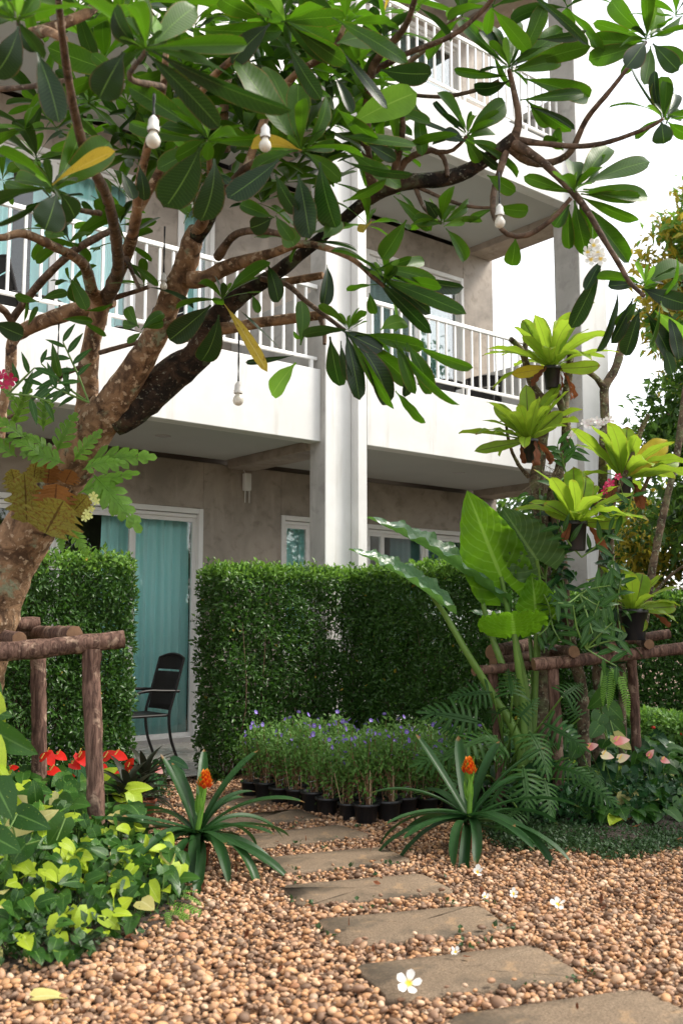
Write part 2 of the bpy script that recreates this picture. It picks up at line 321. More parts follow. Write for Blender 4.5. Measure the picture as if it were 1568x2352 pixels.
def put(name, me, parent=None, loc=(0, 0, 0)):
    o = bpy.data.objects.new(name, me); col.objects.link(o); o.location = loc
    if parent is not None: o.parent = parent
    return o
def part(name, g, mats, parent, smooth=True, label=None, kind=None, loc=(0, 0, 0)):
    o = put(name, g.mesh(name, mats, smooth), parent, loc)
    if label: o['label'] = label
    if kind: o['kind'] = kind
    return o
def thing(name, label, cat, loc=(0, 0, 0), rotz=0.0, group=None):
    o = bpy.data.objects.new(name, None); col.objects.link(o)
    o.empty_display_size = .1; o.location = loc; o.rotation_euler = (0, 0, rotz)
    o['label'] = label; o['category'] = cat
    if group: o['group'] = group
    return o
def struct(name, g, mats, smooth=False):
    o = put(name, g.mesh(name, mats, smooth)); o['kind'] = 'structure'; return o
def mpart(name, me, parent, R, T):
    o = bpy.data.objects.new(name, me); col.objects.link(o); o.parent = parent
    m4 = np.eye(4); m4[:3, :3] = R; m4[:3, 3] = T
    o.matrix_basis = Matrix(m4.tolist()); return o
def copy_tree(o, parent=None):
    c = o.copy(); col.objects.link(c); c.parent = parent
    for ch in o.children: copy_tree(ch, c)
    return c

def box(g, x0, x1, y0, y1, z0, z1, mi=0, bev=0.0):
    V = np.array([[x, y, z] for x in (x0, x1) for y in (y0, y1) for z in (z0, z1)])
    Q = [[0, 1, 3, 2], [4, 6, 7, 5], [0, 4, 5, 1], [2, 3, 7, 6], [0, 2, 6, 4], [1, 5, 7, 3]]
    g.add(V, np.array(Q), None, 0.0, mi); return g
def frames(P):
    n = len(P); Tn = np.gradient(P, axis=0); Tn /= np.linalg.norm(Tn, axis=1)[:, None] + 1e-9
    ref = np.array([0, 0, 1.0]) if abs(Tn[0][2]) < .9 else np.array([1.0, 0, 0])
    X = np.zeros_like(P); x = nrm(np.cross(ref, Tn[0]))
    for i in range(n):
        x = nrm(x - Tn[i] * (x @ Tn[i])); X[i] = x
    return Tn, X, np.cross(Tn, X)
def smooth_path(P, R, step):
    P = np.asarray(P, float); R = np.asarray(R, float)
    if len(P) < 3:
        k = max(2, int(np.linalg.norm(P[-1] - P[0]) / step) + 1); t = np.linspace(0, 1, k)[:, None]
        return P[0] + (P[-1] - P[0]) * t, R[0] + (R[-1] - R[0]) * t[:, 0]
    Q = np.vstack([2 * P[0] - P[1], P, 2 * P[-1] - P[-2]]); oP, oR = [], []
    for i in range(len(P) - 1):
        p0, p1, p2, p3 = Q[i:i + 4]; k = max(2, int(np.linalg.norm(p2 - p1) / step) + 1)
        for t in np.linspace(0, 1, k, endpoint=False):
            oP.append(.5 * ((2 * p1) + (p2 - p0) * t + (2 * p0 - 5 * p1 + 4 * p2 - p3) * t * t + (3 * p1 - p0 - 3 * p2 + p3) * t ** 3)); oR.append(R[i] + (R[i + 1] - R[i]) * t)
    oP.append(P[-1]); oR.append(R[-1]); return np.array(oP), np.array(oR)
def tube(g, P, R, seg=8, step=.05, rough=0.0, mi=0, emi=None, lump=None, cap=True):
    P, R = smooth_path(P, R, step); n = len(P); Tn, X, Y = frames(P)
    a = np.arange(seg) / seg * 2 * math.pi
    rr = R[:, None] * (1 + rough * (rng.random((n, seg)) - .5) * 2)
    if lump: rr = rr * (1 + lump * np.sin(np.linspace(0, n * .9, n) + 2 * np.sin(np.arange(n) * .37)))[:, None]
    V = P[:, None, :] + rr[:, :, None] * (np.cos(a)[None, :, None] * X[:, None, :] + np.sin(a)[None, :, None] * Y[:, None, :])
    i = np.arange(n - 1)[:, None] * seg; j = np.arange(seg)[None]; k = (np.arange(seg)[None] + 1) % seg
    Q = np.stack([i + j, i + k, i + seg + k, i + seg + j], -1).reshape(-1, 4)
    UV = np.stack([np.tile(np.arange(seg) / seg, n), np.repeat(np.linspace(0, 1, n), seg)], -1)
    g.add(V.reshape(-1, 3), Q, UV, 0.0, mi)
    if cap:
        for e in (0, n - 1):
            c = V[e]; ct = P[e] + (Tn[e] * (R[e] * .12) * (1 if e else -1))
            T3 = np.array([[b, (b + 1) % seg, seg] if e else [(b + 1) % seg, b, seg] for b in range(seg)])
            g.add(np.vstack([c, ct]), T3, None, 0.0, mi if emi is None else emi)
    return g
def lathe(g, prof, seg=16, origin=(0, 0, 0), mi=0, rmod=None):
    prof = np.asarray(prof, float); n = len(prof); a = np.arange(seg) / seg * 2 * math.pi
    V = np.stack([prof[:, 0][:, None] * np.cos(a), prof[:, 0][:, None] * np.sin(a), np.repeat(prof[:, 1][:, None], seg, 1)], -1) + np.asarray(origin)
    i = np.arange(n - 1)[:, None] * seg; j = np.arange(seg)[None]; k = (j + 1) % seg
    g.add(V.reshape(-1, 3), np.stack([i + j, i + k, i + seg + k, i + seg + j], -1).reshape(-1, 4), None, 0.0, mi); return g
def frame(dirv, up=(0, 0, 1), roll=0.0):
    y = nrm(dirv); up = np.asarray(up, float)
    x = np.cross(y, up)
    if np.linalg.norm(x) < 1e-3: x = np.cross(y, (1.0, 0.2, 0))
    x = nrm(x); z = np.cross(x, y)
    if roll: x, z = x * math.cos(roll) + z * math.sin(roll), z * math.cos(roll) - x * math.sin(roll)
    return np.stack([x, y, z], 1)

PROF = {
 'plumeria': ([0, .06, .12, .18, .35, .55, .7, .82, .92, .97, 1], [.10, .09, .13, .32, .66, .93, 1, .94, .70, .42, .0]),
 'oval': ([0, .1, .3, .5, .7, .9, 1], [.03, .45, .9, 1, .82, .35, 0]),
 'obov': ([0, .15, .4, .65, .85, .95, 1], [.05, .3, .75, 1, .85, .5, 0]),
 'strap': ([0, .1, .5, .8, .93, 1], [.9, .8, .95, .9, .55, 0]),
 'nest': ([0, .12, .35, .6, .8, .92, 1], [.14, .3, .72, 1, .92, .58, 0]),
 'heart': ([0, .04, .12, .3, .5, .75, .9, 1], [.35, .75, .97, 1, .88, .52, .24, 0]),
 'lance': ([0, .08, .3, .6, .85, 1], [.12, .5, 1, .8, .35, 0]),
 'shield': ([0, .1, .3, .55, .8, .95, 1], [.3, .7, .95, 1, .8, .4, .05]),
}
def leaf(L, W, prof='oval', bend=0.4, fold=0.15, wave=0.0, wf=3.0, nl=8, nw=4, lobes=0, lobed=0.0, twist=0.0, sway=0.0, rib=0.0, rn=9, rv=.4):
    """one leaf blade from the origin along +Y; UV x across, y along."""
    tx, ty = PROF[prof]; t = np.linspace(0, 1, nl + 1)
    w = np.interp(t, tx, ty) * W / 2
    if lobes: w = w * (1 - lobed * (.5 + .5 * np.cos(t * lobes * 2 * math.pi)))
    th = bend * t; ds = L / nl
    cy = np.concatenate([[0], np.cumsum(np.cos((th[1:] + th[:-1]) / 2) * ds)]); cz = np.concatenate([[0], np.cumsum(-np.sin((th[1:] + th[:-1]) / 2) * ds)])
    s = np.linspace(-1, 1, nw + 1)
    x = w[:, None] * s[None]; up = fold * np.abs(x) + wave * W * np.sin(t[:, None] * wf * 6.283 + s[None] * .8) * (s[None] ** 2) + rib * W * np.sin(6.283 * rn * (t[:, None] - rv * np.abs(s[None]))) * np.minimum(1, 3 * np.abs(s[None])) * np.minimum(1, 4 * (1 - t[:, None]))
    ph = twist * t
    xx = x * np.cos(ph)[:, None] - up * np.sin(ph)[:, None]; uu = x * np.sin(ph)[:, None] + up * np.cos(ph)[:, None]
    V = np.stack([xx + (sway * L * t * t)[:, None], cy[:, None] + uu * np.sin(th)[:, None], cz[:, None] + uu * np.cos(th)[:, None]], -1)
    UV = np.stack([np.tile((s + 1) / 2, (nl + 1, 1)), np.tile(t[:, None], (1, nw + 1))], -1)
    i = np.arange(nl)[:, None] * (nw + 1); j = np.arange(nw)[None]
    Q = np.stack([i + j, i + j + 1, i + nw + 2 + j, i + nw + 1 + j], -1).reshape(-1, 4)
    return V.reshape(-1, 3), Q, UV.reshape(-1, 2)
def small_leaf(L=1.0, W=.5, fold=.18, bend=.12):
    V = np.array([[0, 0, 0], [-W / 2, L * .45, fold * W], [0, L * .5, -bend * .1], [W / 2, L * .45, fold * W], [0, L, -bend]])
    return V, np.array([[0, 2, 1], [0, 3, 2], [1, 2, 4], [2, 3, 4]]), np.array([[.5, 0], [0, .45], [.5, .5], [1, .45], [.5, 1]])
def pinnate(L, n, ll, lw, ang0=1.1, ang1=.5, bend=.6, droop=.3, prof='lance', rib=.006, fuse=0.0, nl=3):
    """a divided leaf: a rib along +Y with pairs of lobes."""
    g = G(); k = 12; t = np.linspace(0, 1, k); th = bend * t
    cy = np.concatenate([[0], np.cumsum(np.cos((th[1:] + th[:-1]) / 2) * L / (k - 1))]); cz = np.concatenate([[0], np.cumsum(-np.sin((th[1:] + th[:-1]) / 2) * L / (k - 1))])
    P = np.stack([np.zeros(k), cy, cz], 1)
    tube(g, P, np.linspace(rib, rib * .3, k), 5, 1.0, cap=False)
    if fuse:
        tpl = leaf(L, fuse, 'lance', bend, .05, nl=8, nw=2); g.add(tpl[0], tpl[1], np.full((len(tpl[0]), 2), .8), 0)
    for i in range(n):
        tt = .08 + .9 * (i + .5) / n; p = np.array([0, np.interp(tt, t, cy), np.interp(tt, t, cz)]); a = th[0] + bend * tt
        fw = np.array([0, math.cos(a), -math.sin(a)]); nn = np.array([0, math.sin(a), math.cos(a)])
        an = ang0 + (ang1 - ang0) * tt
        for sd in (-1, 1):
            d = np.array([sd * math.sin(an), 0, 0]) + fw * math.cos(an)
            l = ll(tt) * rng.uniform(.9, 1.1)
            tp = leaf(l, lw(tt), prof, droop * rng.uniform(.6, 1.4), .1, nl=nl, nw=2)
            R = frame(d, nn); g.add(tp[0] @ R.T + p, tp[1], tp[2] * [1, .9] , 0)
    d = leaf(ll(.98), lw(.98), prof, .2, .1, nl=nl, nw=2); a = bend
    R = frame([0, math.cos(a), -math.sin(a)], [0, math.sin(a), math.cos(a)]); g.add(d[0] @ R.T + P[-1], d[1], d[2], 0)
    return g

# ------------------------------------------------------------------ ground
def grid_sheet(x0, x1, y0, y1, z, nx, ny, amp=0.0):
    g = G(); X, Y = np.meshgrid(np.linspace(x0, x1, nx + 1), np.linspace(y0, y1, ny + 1))
    Z = z + amp * (rng.random(X.shape) - .5)
    i = np.arange(ny)[:, None] * (nx + 1); j = np.arange(nx)[None]
    return g.add(np.stack([X, Y, Z], -1).reshape(-1, 3), np.stack([i + j, i + j + 1, i + nx + 2 + j, i + nx + 1 + j], -1).reshape(-1, 4))
ground = struct('ground', grid_sheet(-60, 60, -20, 120, -.004, 24, 28), 'gravel_soil')

def inpoly(P, poly):
    x, y = P[:, 0], P[:, 1]; r = np.zeros(len(P), bool); n = len(poly)
    for i in range(n):
        (xa, ya), (xb, yb) = poly[i], poly[(i + 1) % n]
        c = ((ya > y) != (yb > y)) & (x < (xb - xa) * (y - ya) / (yb - ya + 1e-12) + xa); r ^= c
    return r
def gpoly(pts): return [tuple(gr(*p)[:2]) for p in pts]
LEFT_BED = gpoly([(-500, 2260), (0, 2250), (190, 2235), (330, 2165), (450, 2085), (420, 2030), (330, 1960), (330, 1880), (400, 1835), (330, 1790), (200, 1790), (-300, 1790)])
RIGHT_BED = gpoly([(1085, 1900), (1180, 1958), (1330, 1958), (1410, 1982), (1570, 1950), (1900, 1960), (2100, 1760), (1400, 1705), (1130, 1780)])
def soil(name, poly, z, amp=.02):
    P = np.array(poly); c = P.mean(0); g = G(); rings = [0, .25, .5, .75, .93, 1.0]; n = len(P) * 3
    ii = np.linspace(0, len(P), n, endpoint=False); E = np.stack([np.interp(ii, np.arange(len(P) + 1), np.append(P[:, k], P[0, k])) for k in (0, 1)], 1)
    V = []
    for r in rings:
        zz = z + (amp * (1 - r ** 3)) * (.5 + rng.random(n)) if r < 1 else np.full(n, z - .01)
        V.append(np.column_stack([c + (E - c) * r, zz]))
    Q = np.array([[a * n + b, a * n + (b + 1) % n, (a + 1) * n + (b + 1) % n, (a + 1) * n + b] for a in range(len(rings) - 1) for b in range(n)])
    g.add(np.vstack(V), Q); return struct(name, g, 'dark_soil', True)
soil('left_planting_bed', LEFT_BED, .012, .04); soil('right_planting_bed', RIGHT_BED, .012, .05)

# ------------------------------------------------------------------ building (local frame: x along the facade, y = -v, z up)
BROT = math.atan2(DU[1], DU[0])
bld = thing('apartment_building', 'three storey apartment building of white slabs, bare concrete walls and balconies', 'building', tuple(np.array([0, 0, H]) + 1.06 * (W0 - np.array([0, 0, H]))), BROT)
bld.scale = (1.06, 1.06, 1.06)
def bb(g, u0, u1, v0, v1, z0, z1, mi=0): return box(g, u0, u1, -v1, -v0, z0, z1, mi)
def bpart(name, boxes, mat, parent=bld, label=None):
    g = G()
    for b in boxes: bb(g, *b)
    o = part(name, g, mat, parent, False, label)
    md = o.modifiers.new('edge', 'BEVEL'); md.width = .006; md.segments = 1; md.limit_method = 'ANGLE'
    return o
UL, UR = -9.0, 4.78
ZC = [3.15, 6.60, 10.05]          # undersides of the balcony slabs
FL = [.14, 3.60, 7.05]            # room floors
TOPS = [(.06, 3.13), (3.56, 6.58), (7.0, 10.03)]
# openings per storey: (u0, u1, z0, z1, mullions, curtain spans)
OPEN = {0: [(-3.35, .03, .14, 2.61), (1.08, 1.95, .95, 2.62), (2.36, 4.45, .14, 2.60)],
        1: [(-5.4, -.85, 3.66, 6.15), (-.35, .12, 4.5, 6.15), (2.38, 4.17, 3.66, 6.15)],
        2: [(-5.4, -.85, 7.1, 9.6), (2.2, 4.17, 7.1, 9.6)]}
for k in range(3):
    z0, z1 = TOPS[k]; ops = sorted(OPEN[k]); bx = []; u = UL
    for (a, b, c, d) in ops:
        bx.append((u, a, -.18, 0, z0, z1)); bx.append((a, b, -.18, 0, d, z1))
        if c - z0 > .03: bx.append((a, b, -.18, 0, z0, c))
        u = b
    bx.append((u, UR, -.18, 0, z0, z1))
    bpart('wall', bx, 'concrete', label=['bare brown concrete ground floor wall', 'bare brown concrete middle storey wall', 'bare brown concrete top storey wall'][k])
    g = G(); bb(g, UL, UR - .2, -5.0, -4.9, z0 - .02, z1 + .3); bb(g, UL, UR - .2, -4.9, -.181, z1, z1 + .1); bb(g, UL, UR - .2, -4.9, -.181, FL[k] - .1, FL[k] - .005)
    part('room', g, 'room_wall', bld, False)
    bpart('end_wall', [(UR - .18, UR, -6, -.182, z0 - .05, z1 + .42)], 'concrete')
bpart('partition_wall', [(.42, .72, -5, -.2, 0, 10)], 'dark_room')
# slabs, ceilings
for k in range(3):
    zc = ZC[k]
    for (u0, u1, vf, zt) in ((UL, .327, 1.70, zc + .73), (.805, UR - .04, 1.85, zc + .73)):
        bpart('balcony_slab', [(u0, u1, vf - .16, vf, zc, zt), (u0, u1, .002, vf - .162, zc + .10, zc + .36)], 'white_render')
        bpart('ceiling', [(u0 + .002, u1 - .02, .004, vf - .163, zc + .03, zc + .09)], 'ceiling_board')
bpart('roof', [(UL, UR + .4, -6, 2.3, 13.3, 13.5)], 'white_render')
bpart('wall', [(UL, UR, -.18, 0, 10.5, 13.3)], 'concrete')
# middle column, far column, cross beams
bpart('column', [(.33, .45, 1.528, 1.773, -.1, 13.3), (.45, .68, 1.50, 1.745, -.1, 13.3), (.682, .803, 1.50, 1.85, -.1, 13.3)], 'white_render')
bpart('column_shade_sheet', [(.326, .3295, 1.53, 1.770, 0, 13.3)], 'concrete_pale')  # thin grey sheet: shade of the column's left side put into colour
bpart('joint', [(.46, .675, 1.745, 1.749, 1.72, 1.726)], 'dark_room')
bpart('column', [(4.2, 4.74, 1.56, 1.95, -.1, 13.3)], 'white_render')
bpart('column_shade_sheet', [(4.196, 4.199, 1.565, 1.945, 0, 13.3)], 'concrete_pale')  # far column's shaded left side, also coloured grey by a sheet
for k in range(3):
    bpart('beam', [(.33, .68, .004, 1.526, ZC[k] - .06, ZC[k] + .1)], 'concrete')
    bpart('beam', [(4.3, 4.74, .004, 1.55, ZC[k] - .06, ZC[k] + .1)], 'concrete')
for z in (3.52, 6.97):
    bpart('side_parapet', [(.36, .66, .01, 1.5, z, z + 1.22)], 'concrete_pale')
    bpart('side_parapet', [(4.42, 4.62, .01, 1.54, z, z + 1.18), (4.36, 4.68, .008, 1.545, z + 1.185, z + 1.27)], 'concrete_pale')
    bpart('side_parapet', [(-6.3, -6.1, .01, 1.5, z, z + 1.22)], 'concrete_pale')
# railings: rails with each baluster a child
def railing(u0, u1, v, zb, zt):
    g = G(); bb(g, u0, u1, v - .02, v + .02, zt - .045, zt); bb(g, u0, u1, v - .015, v + .015, zb, zb + .035)
    r = part('railing', g, 'white_metal', bld, False)
    md = r.modifiers.new('edge', 'BEVEL'); md.width = .006; md.segments = 2
    gb = G(); bb(gb, -.011, .011, -.011, .011, 0, zt - .046 - (zb + .036)); me = gb.mesh('baluster', 'white_metal', False)
    n = int(round((u1 - u0) / .137)); 
    for i in range(1, n):
        put('baluster', me, r, (u0 + (u1 - u0) * i / n, -v, zb + .0355))
    gp = G(); bb(gp, -.016, .016, -.016, .016, 0, zb - (zb - .14)); mp = gp.mesh('post_foot', 'white_metal', False)
    for i in range(3, n, 8): put('post_foot', mp, r, (u0 + (u1 - u0) * (i + .5) / n, -v, zb - .1405))
for zb in (3.98, 7.43):
    railing(-4.6, .32, 1.64, zb, zb + .78); railing(.81, 4.19, 1.77, zb, zb + .73)
# window and door units
def curtain_geo(w, h, folds, amp):
    g = G(); n = int(folds * 12); x = np.linspace(0, w, n + 1); ph = x / w * folds * 6.283
    y = amp * (np.sin(ph) + .35 * np.sin(ph * .37 + 1) + .25 * np.sin(ph * 2.1 + .4)); nz = 6
    V = np.array([[x[i] + .006 * math.sin(j * 1.3 + i * .2), y[i] * (.75 + .25 * (1 - j / nz)), h * j / nz] for j in range(nz + 1) for i in range(n + 1)])
    i = np.arange(nz)[:, None] * (n + 1); j = np.arange(n)[None]
    g.add(V, np.stack([i + j, i + j + 1, i + n + 2 + j, i + n + 1 + j], -1).reshape(-1, 4)); return g
def unit(name, a, b, c, d, mull, cur, fr=.055, label=None):
    g = G(); v0, v1 = -.14, .015
    bb(g, a, a + fr, v0, v1, c, d); bb(g, b - fr, b, v0, v1, c, d); bb(g, a + fr, b - fr, v0, v1, d - fr, d); bb(g, a + fr, b - fr, v0, v1 - .005, c, c + .04)
    bb(g, a + fr, b - fr, v0 + .02, v1 - .04, d - fr - .045, d - fr - .006)
    o = part(name, g, 'white_frame', bld, False, label)
    md = o.modifiers.new('edge', 'BEVEL'); md.width = .004; md.segments = 1
    gt = G(); bb(gt, a + fr, b - fr, v1 - .02, v1 + .03, c - .012, c + .038); part('track', gt, 'alu_track', o, False)
    xs = [a + fr] + mull + [b - fr]
    for i in range(len(xs) - 1):
        x0, x1 = xs[i], xs[i + 1]; vv = -.04 - .03 * (i % 2)
        gs = G(); s = .042
        bb(gs, x0, x0 + s, vv - .02, vv + .02, c + .041, d - fr - .046); bb(gs, x1 - s, x1, vv - .02, vv + .02, c + .041, d - fr - .046)
        bb(gs, x0 + s, x1 - s, vv - .018, vv + .018, c + .041, c + .041 + s); bb(gs, x0 + s, x1 - s, vv - .018, vv + .018, d - fr - .046 - s, d - fr - .046)
        part('sash', gs, 'white_frame', o, False)
        gg = G(); bb(gg, x0 + s, x1 - s, vv - .003, vv + .001, c + .04 + s, d - fr - .046 - s); part('pane', gg, 'window_glass', o, False)
    for (x0, x1) in cur:
        g2 = curtain_geo(x1 - x0, d - c - .06, (x1 - x0) / .105, .03)
        part('curtain', g2, 'curtain', o, True, loc=(x0, .235, c + .02))
    return o
unit('sliding_door', -3.35, .03, .14, 2.61, [-2.5, -1.63, -.79], [(-3.3, -2.7), (-1.05, -.02)], label='sliding glass door with white frame and turquoise curtain on the terrace')
unit('window', 1.08, 1.95, .95, 2.62, [1.5], [(1.1, 1.93)])
unit('sliding_door', 2.36, 4.45, .14, 2.60, [2.68, 3.42], [(3.0, 4.42)], label='sliding glass door of the neighbouring terrace')
unit('window', -5.4, -.85, 3.66, 6.15, [-4.2, -2.9, -1.75], [(-1.9, -.88), (-5.3, -4.0), (-2.75, -2.1)])
unit('window', -.35, .12, 4.5, 6.15, [], [(-.32, .1)])
unit('window', 2.38, 4.17, 3.66, 6.15, [3.3], [(2.42, 4.14)])
unit('window', -5.4, -.85, 7.1, 9.6, [-4.2, -2.9, -1.75], [(-5.0, -.9)])
unit('window', 2.2, 4.17, 7.1, 9.6, [3.2], [(2.24, 4.1)])
# ceiling lights
def downlight(u, v, z):
    g = G(); lathe(g, [(.075, .002), (.078, -.004), (.06, -.008), (.052, -.002), (.0, -.001)], 16, (u, -v, z)); part('downlight', g, 'alu_track', bld)
downlight(-.95, .85, 3.18); downlight(3.0, 1.0, 3.18); downlight(3.2, 1.0, 6.63)
# terrace
g = G(); bb(g, -9, 5.2, -.6, 1.44, -.1, .06); terr = part('terrace', g, 'terrace_tile', None, False); terr.location = tuple(W0); terr.rotation_euler = (0, 0, BROT); terr['kind'] = 'structure'
ge = G()
for i in range(44):
    u0 = -9 + i * .316
    gk = G(); bb(gk, 0, .311, 1.441, 1.46, -.1, .063)
    if i == 0: me_edge = gk.mesh('edge_tile', 'tile_edge', False)
    put('edge_tile', me_edge, terr, (u0, 0, 0))
# tiles' joints as real gaps: floor tiles of 0.3 m laid on the terrace slab
gk = G(); bb(gk, 0, .303, 0, .303, 0, .008); me_tile = gk.mesh('floor_tile', 'terrace_tile', False)
for i in range(10):
    for j in range(6): put('floor_tile', me_tile, terr, (-2.6 + i * .306, -1.435 + .3055 * j, .0602))
# wall riser under the door
bpart('riser', [(-3.4, .08, .003, .02, .13, .138)], 'tile_edge')

# ------------------------------------------------------------------ hedges
SL = small_leaf(1, .48)
def rand_frames(n, outw, spread=.9, upb=.35):
    d = rng.normal(size=(n, 3)) * spread + outw * .55 + np.array([0, 0, upb]); d /= np.linalg.norm(d, axis=1)[:, None]
    up = outw * .9 + np.array([0, 0, .7]) + rng.normal(size=(n, 3)) * .55
    x = np.cross(d, up); x /= np.linalg.norm(x, axis=1)[:, None] + 1e-9; z = np.cross(x, d)
    return np.stack([x, d, z], -1)
def hedge(label, boxes, dens=2600, lsize=.034, seed=1, group=None):
    global rng
    rng = np.random.default_rng(seed)
    base = bw((boxes[0][0] + boxes[0][1]) / 2, (boxes[0][2] + boxes[0][3]) / 2, 0)
    t = thing('hedge', label, 'hedge', tuple(base), 0, group)
    P, Rm, tint, young = [], [], [], []
    def emit(pts, outw, dn, top=False):
        n = len(pts); P.append(pts); Rm.append(rand_frames(n, outw)); tint.append(rng.random(n)); 
    gt = G()
    for (u0, u1, v0, v1, z1, hide) in boxes:
        faces = [('f', (u1 - u0) * z1), ('b', (u1 - u0) * z1), ('l', (v1 - v0) * z1), ('r', (v1 - v0) * z1), ('t', (u1 - u0) * (v1 - v0))]
        for f, area in faces:
            if f in hide: continue
            n = int(area * dens * (.55 if f == 'b' else 1)); a, b = rng.random(n), rng.random(n); dep = rng.exponential(.04, n) - .015
            und = .02 * np.sin(a * 23) * np.cos(b * 17) + .015 * np.sin(b * 31 + a * 11)
            dep = dep + und
            if f in 'fb':
                uu = u0 + (u1 - u0) * a; zz = z1 * b; vv = v1 - dep if f == 'f' else v0 + dep; o = DN if f == 'f' else -DN
            elif f in 'lr':
                vv = v0 + (v1 - v0) * a; zz = z1 * b; uu = u0 + dep if f == 'l' else u1 - dep; o = -DU if f == 'l' else DU
            else:
                uu = u0 + (u1 - u0) * a; vv = v0 + (v1 - v0) * b; zz = z1 - dep + np.abs(rng.normal(0, .018, n)); o = np.array([0, 0, 1.])
            pts = W0 + uu[:, None] * DU + vv[:, None] * DN; pts[:, 2] = np.maximum(zz, .03)
            emit(pts, o, n, f == 't')
        n = int((u1 - u0) * (v1 - v0) * z1 * dens * .9); uu = rng.uniform(u0 + .03, u1 - .03, n); vv = rng.uniform(v0 + .03, v1 - .03, n)
        pts = W0 + uu[:, None] * DU + vv[:, None] * DN; pts[:, 2] = rng.uniform(.05, z1 - .04, n); emit(pts, DN * .2, n)
        for _ in range(int((u1 - u0 + v1 - v0) * 46)):
            f = rng.choice(['t', 't', 'f', 'l']); a, b = rng.random(2)
            if f in hide: continue
            if f == 't': q, o = bw(u0 + (u1 - u0) * a, v0 + (v1 - v0) * b, z1 - .01), np.array([rng.normal(0, .3), rng.normal(0, .3), 1.])
            elif f == 'f': q, o = bw(u0 + (u1 - u0) * a, v1 - .01, z1 * b), DN + rng.normal(0, .3, 3) + [0, 0, .3]
            else: q, o = bw(u0 + .01, v0 + (v1 - v0) * a, z1 * b), -DU + rng.normal(0, .3, 3) + [0, 0, .2]
            n = 7; l = rng.uniform(.04, .13); o = nrm(o); tt_ = np.linspace(.1, 1, n)[:, None]; pts = q + o * l * tt_ + rng.normal(0, .004, (n, 3)); dd = rng.normal(0, .7, (n, 3)) + o; dd /= np.linalg.norm(dd, axis=1)[:, None]
            P.append(pts); Rm.append(np.stack([frame(x, o + rng.normal(0, .3, 3)) for x in dd])); tint.append(rng.random(n))
            tube(gt, [q - base, q + o * l - base], [.002, .001], 3, 1, cap=False)
        # stems and twigs
        L = max(u1 - u0, v1 - v0)
        for i in range(int(L * 26)):
            p = bw(rng.uniform(u0 + .08, u1 - .08), rng.uniform(v0 + .06, v1 - .06), .0) - base
            q = p + np.array([rng.normal(0, .09), rng.normal(0, .09), z1 * rng.uniform(.6, .96)]); m = (p + q) / 2 + rng.normal(0, .04, 3)
            tube(gt, [p, m, q], [.009, .006, .002], 4, .3, cap=False)
    part('stem', gt, 'bark_twig', t, kind='stuff')
    P = np.concatenate(P); Rm = np.concatenate(Rm); tint = np.concatenate(tint)
    wl = P @ DU * 3.1 + P @ DN * 2.3; gap = np.sin(wl) * np.sin(P[:, 2] * 5.3 + wl * .7) + .5 * np.sin(wl * 2.7 + P[:, 2] * 8.1); kp = rng.random(len(P)) > np.clip((gap - .55) * .9, 0, .62) + np.clip((.3 - P[:, 2]) * 1.6, 0, .4)
    P, Rm, tint = P[kp], Rm[kp], tint[kp]
    sz = lsize * rng.uniform(.6, 1.4, len(P)); ztop = boxes[0][4]
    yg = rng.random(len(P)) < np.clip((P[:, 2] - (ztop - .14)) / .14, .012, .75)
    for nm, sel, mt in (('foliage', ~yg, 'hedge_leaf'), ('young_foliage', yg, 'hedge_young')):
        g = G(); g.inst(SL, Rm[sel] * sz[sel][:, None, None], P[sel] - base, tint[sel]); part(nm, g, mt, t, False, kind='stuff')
    yl = np.where(rng.random(len(P)) < .0016)[0]
    g = G(); g.inst(SL, Rm[yl] * (sz[yl] * 1.1)[:, None, None], P[yl] - base + DN * .02, tint[yl]); part('yellow_leaves', g, 'plumeria_yellow', t, False, kind='stuff')
    return t
hu, hv = -.93, 1.95
CU = hu + 1.5
hedge('clipped dark green hedge turning a corner behind the potted purple flowers', [(hu, CU + .42, hv - .42, hv, 1.84, ''), (CU, CU + .42, hv + .001, hv + 1.8, 1.86, 'b')], 5000, .046, seed=11)
hedge('clipped hedge left of the terrace chair, behind the log frame', [(hu - 3.0, hu - .86, hv - .42, hv, 1.87, '')], 5000, .046, seed=12)

# ------------------------------------------------------------------ stepping stones
STONES = [[(815, 2218), (1200, 2180), (1372, 2252), (895, 2320)], [(727, 2112), (1105, 2083), (1190, 2145), (765, 2192)], [(640, 2040), (980, 2016), (1035, 2052), (690, 2092)],
          [(620, 1975), (860, 1955), (910, 1985), (668, 2012)], [(570, 1922), (760, 1905), (800, 1928), (615, 1952)], [(500, 1880), (640, 1868), (690, 1890), (545, 1905)],
          [(480, 1845), (570, 1835), (590, 1850), (490, 1862)], [(1090, 2345), (1450, 2300), (1568, 2370), (1200, 2440)]]
SL_LAB = ['stepping stone with a fallen white flower lying on it', 'stepping stone one step beyond the one with the flower', 'stepping stone with a dark stained end beside the left bromeliad tips', 'stepping stone between the two bromeliads, third from the flower stone',
          'stepping stone in front of the potted purple flowers', 'stepping stone beside the foremost black flower pots', 'farthest stepping stone, at the terrace edge', 'stepping stone one step nearer than the one with the flower']
stone_polys = []
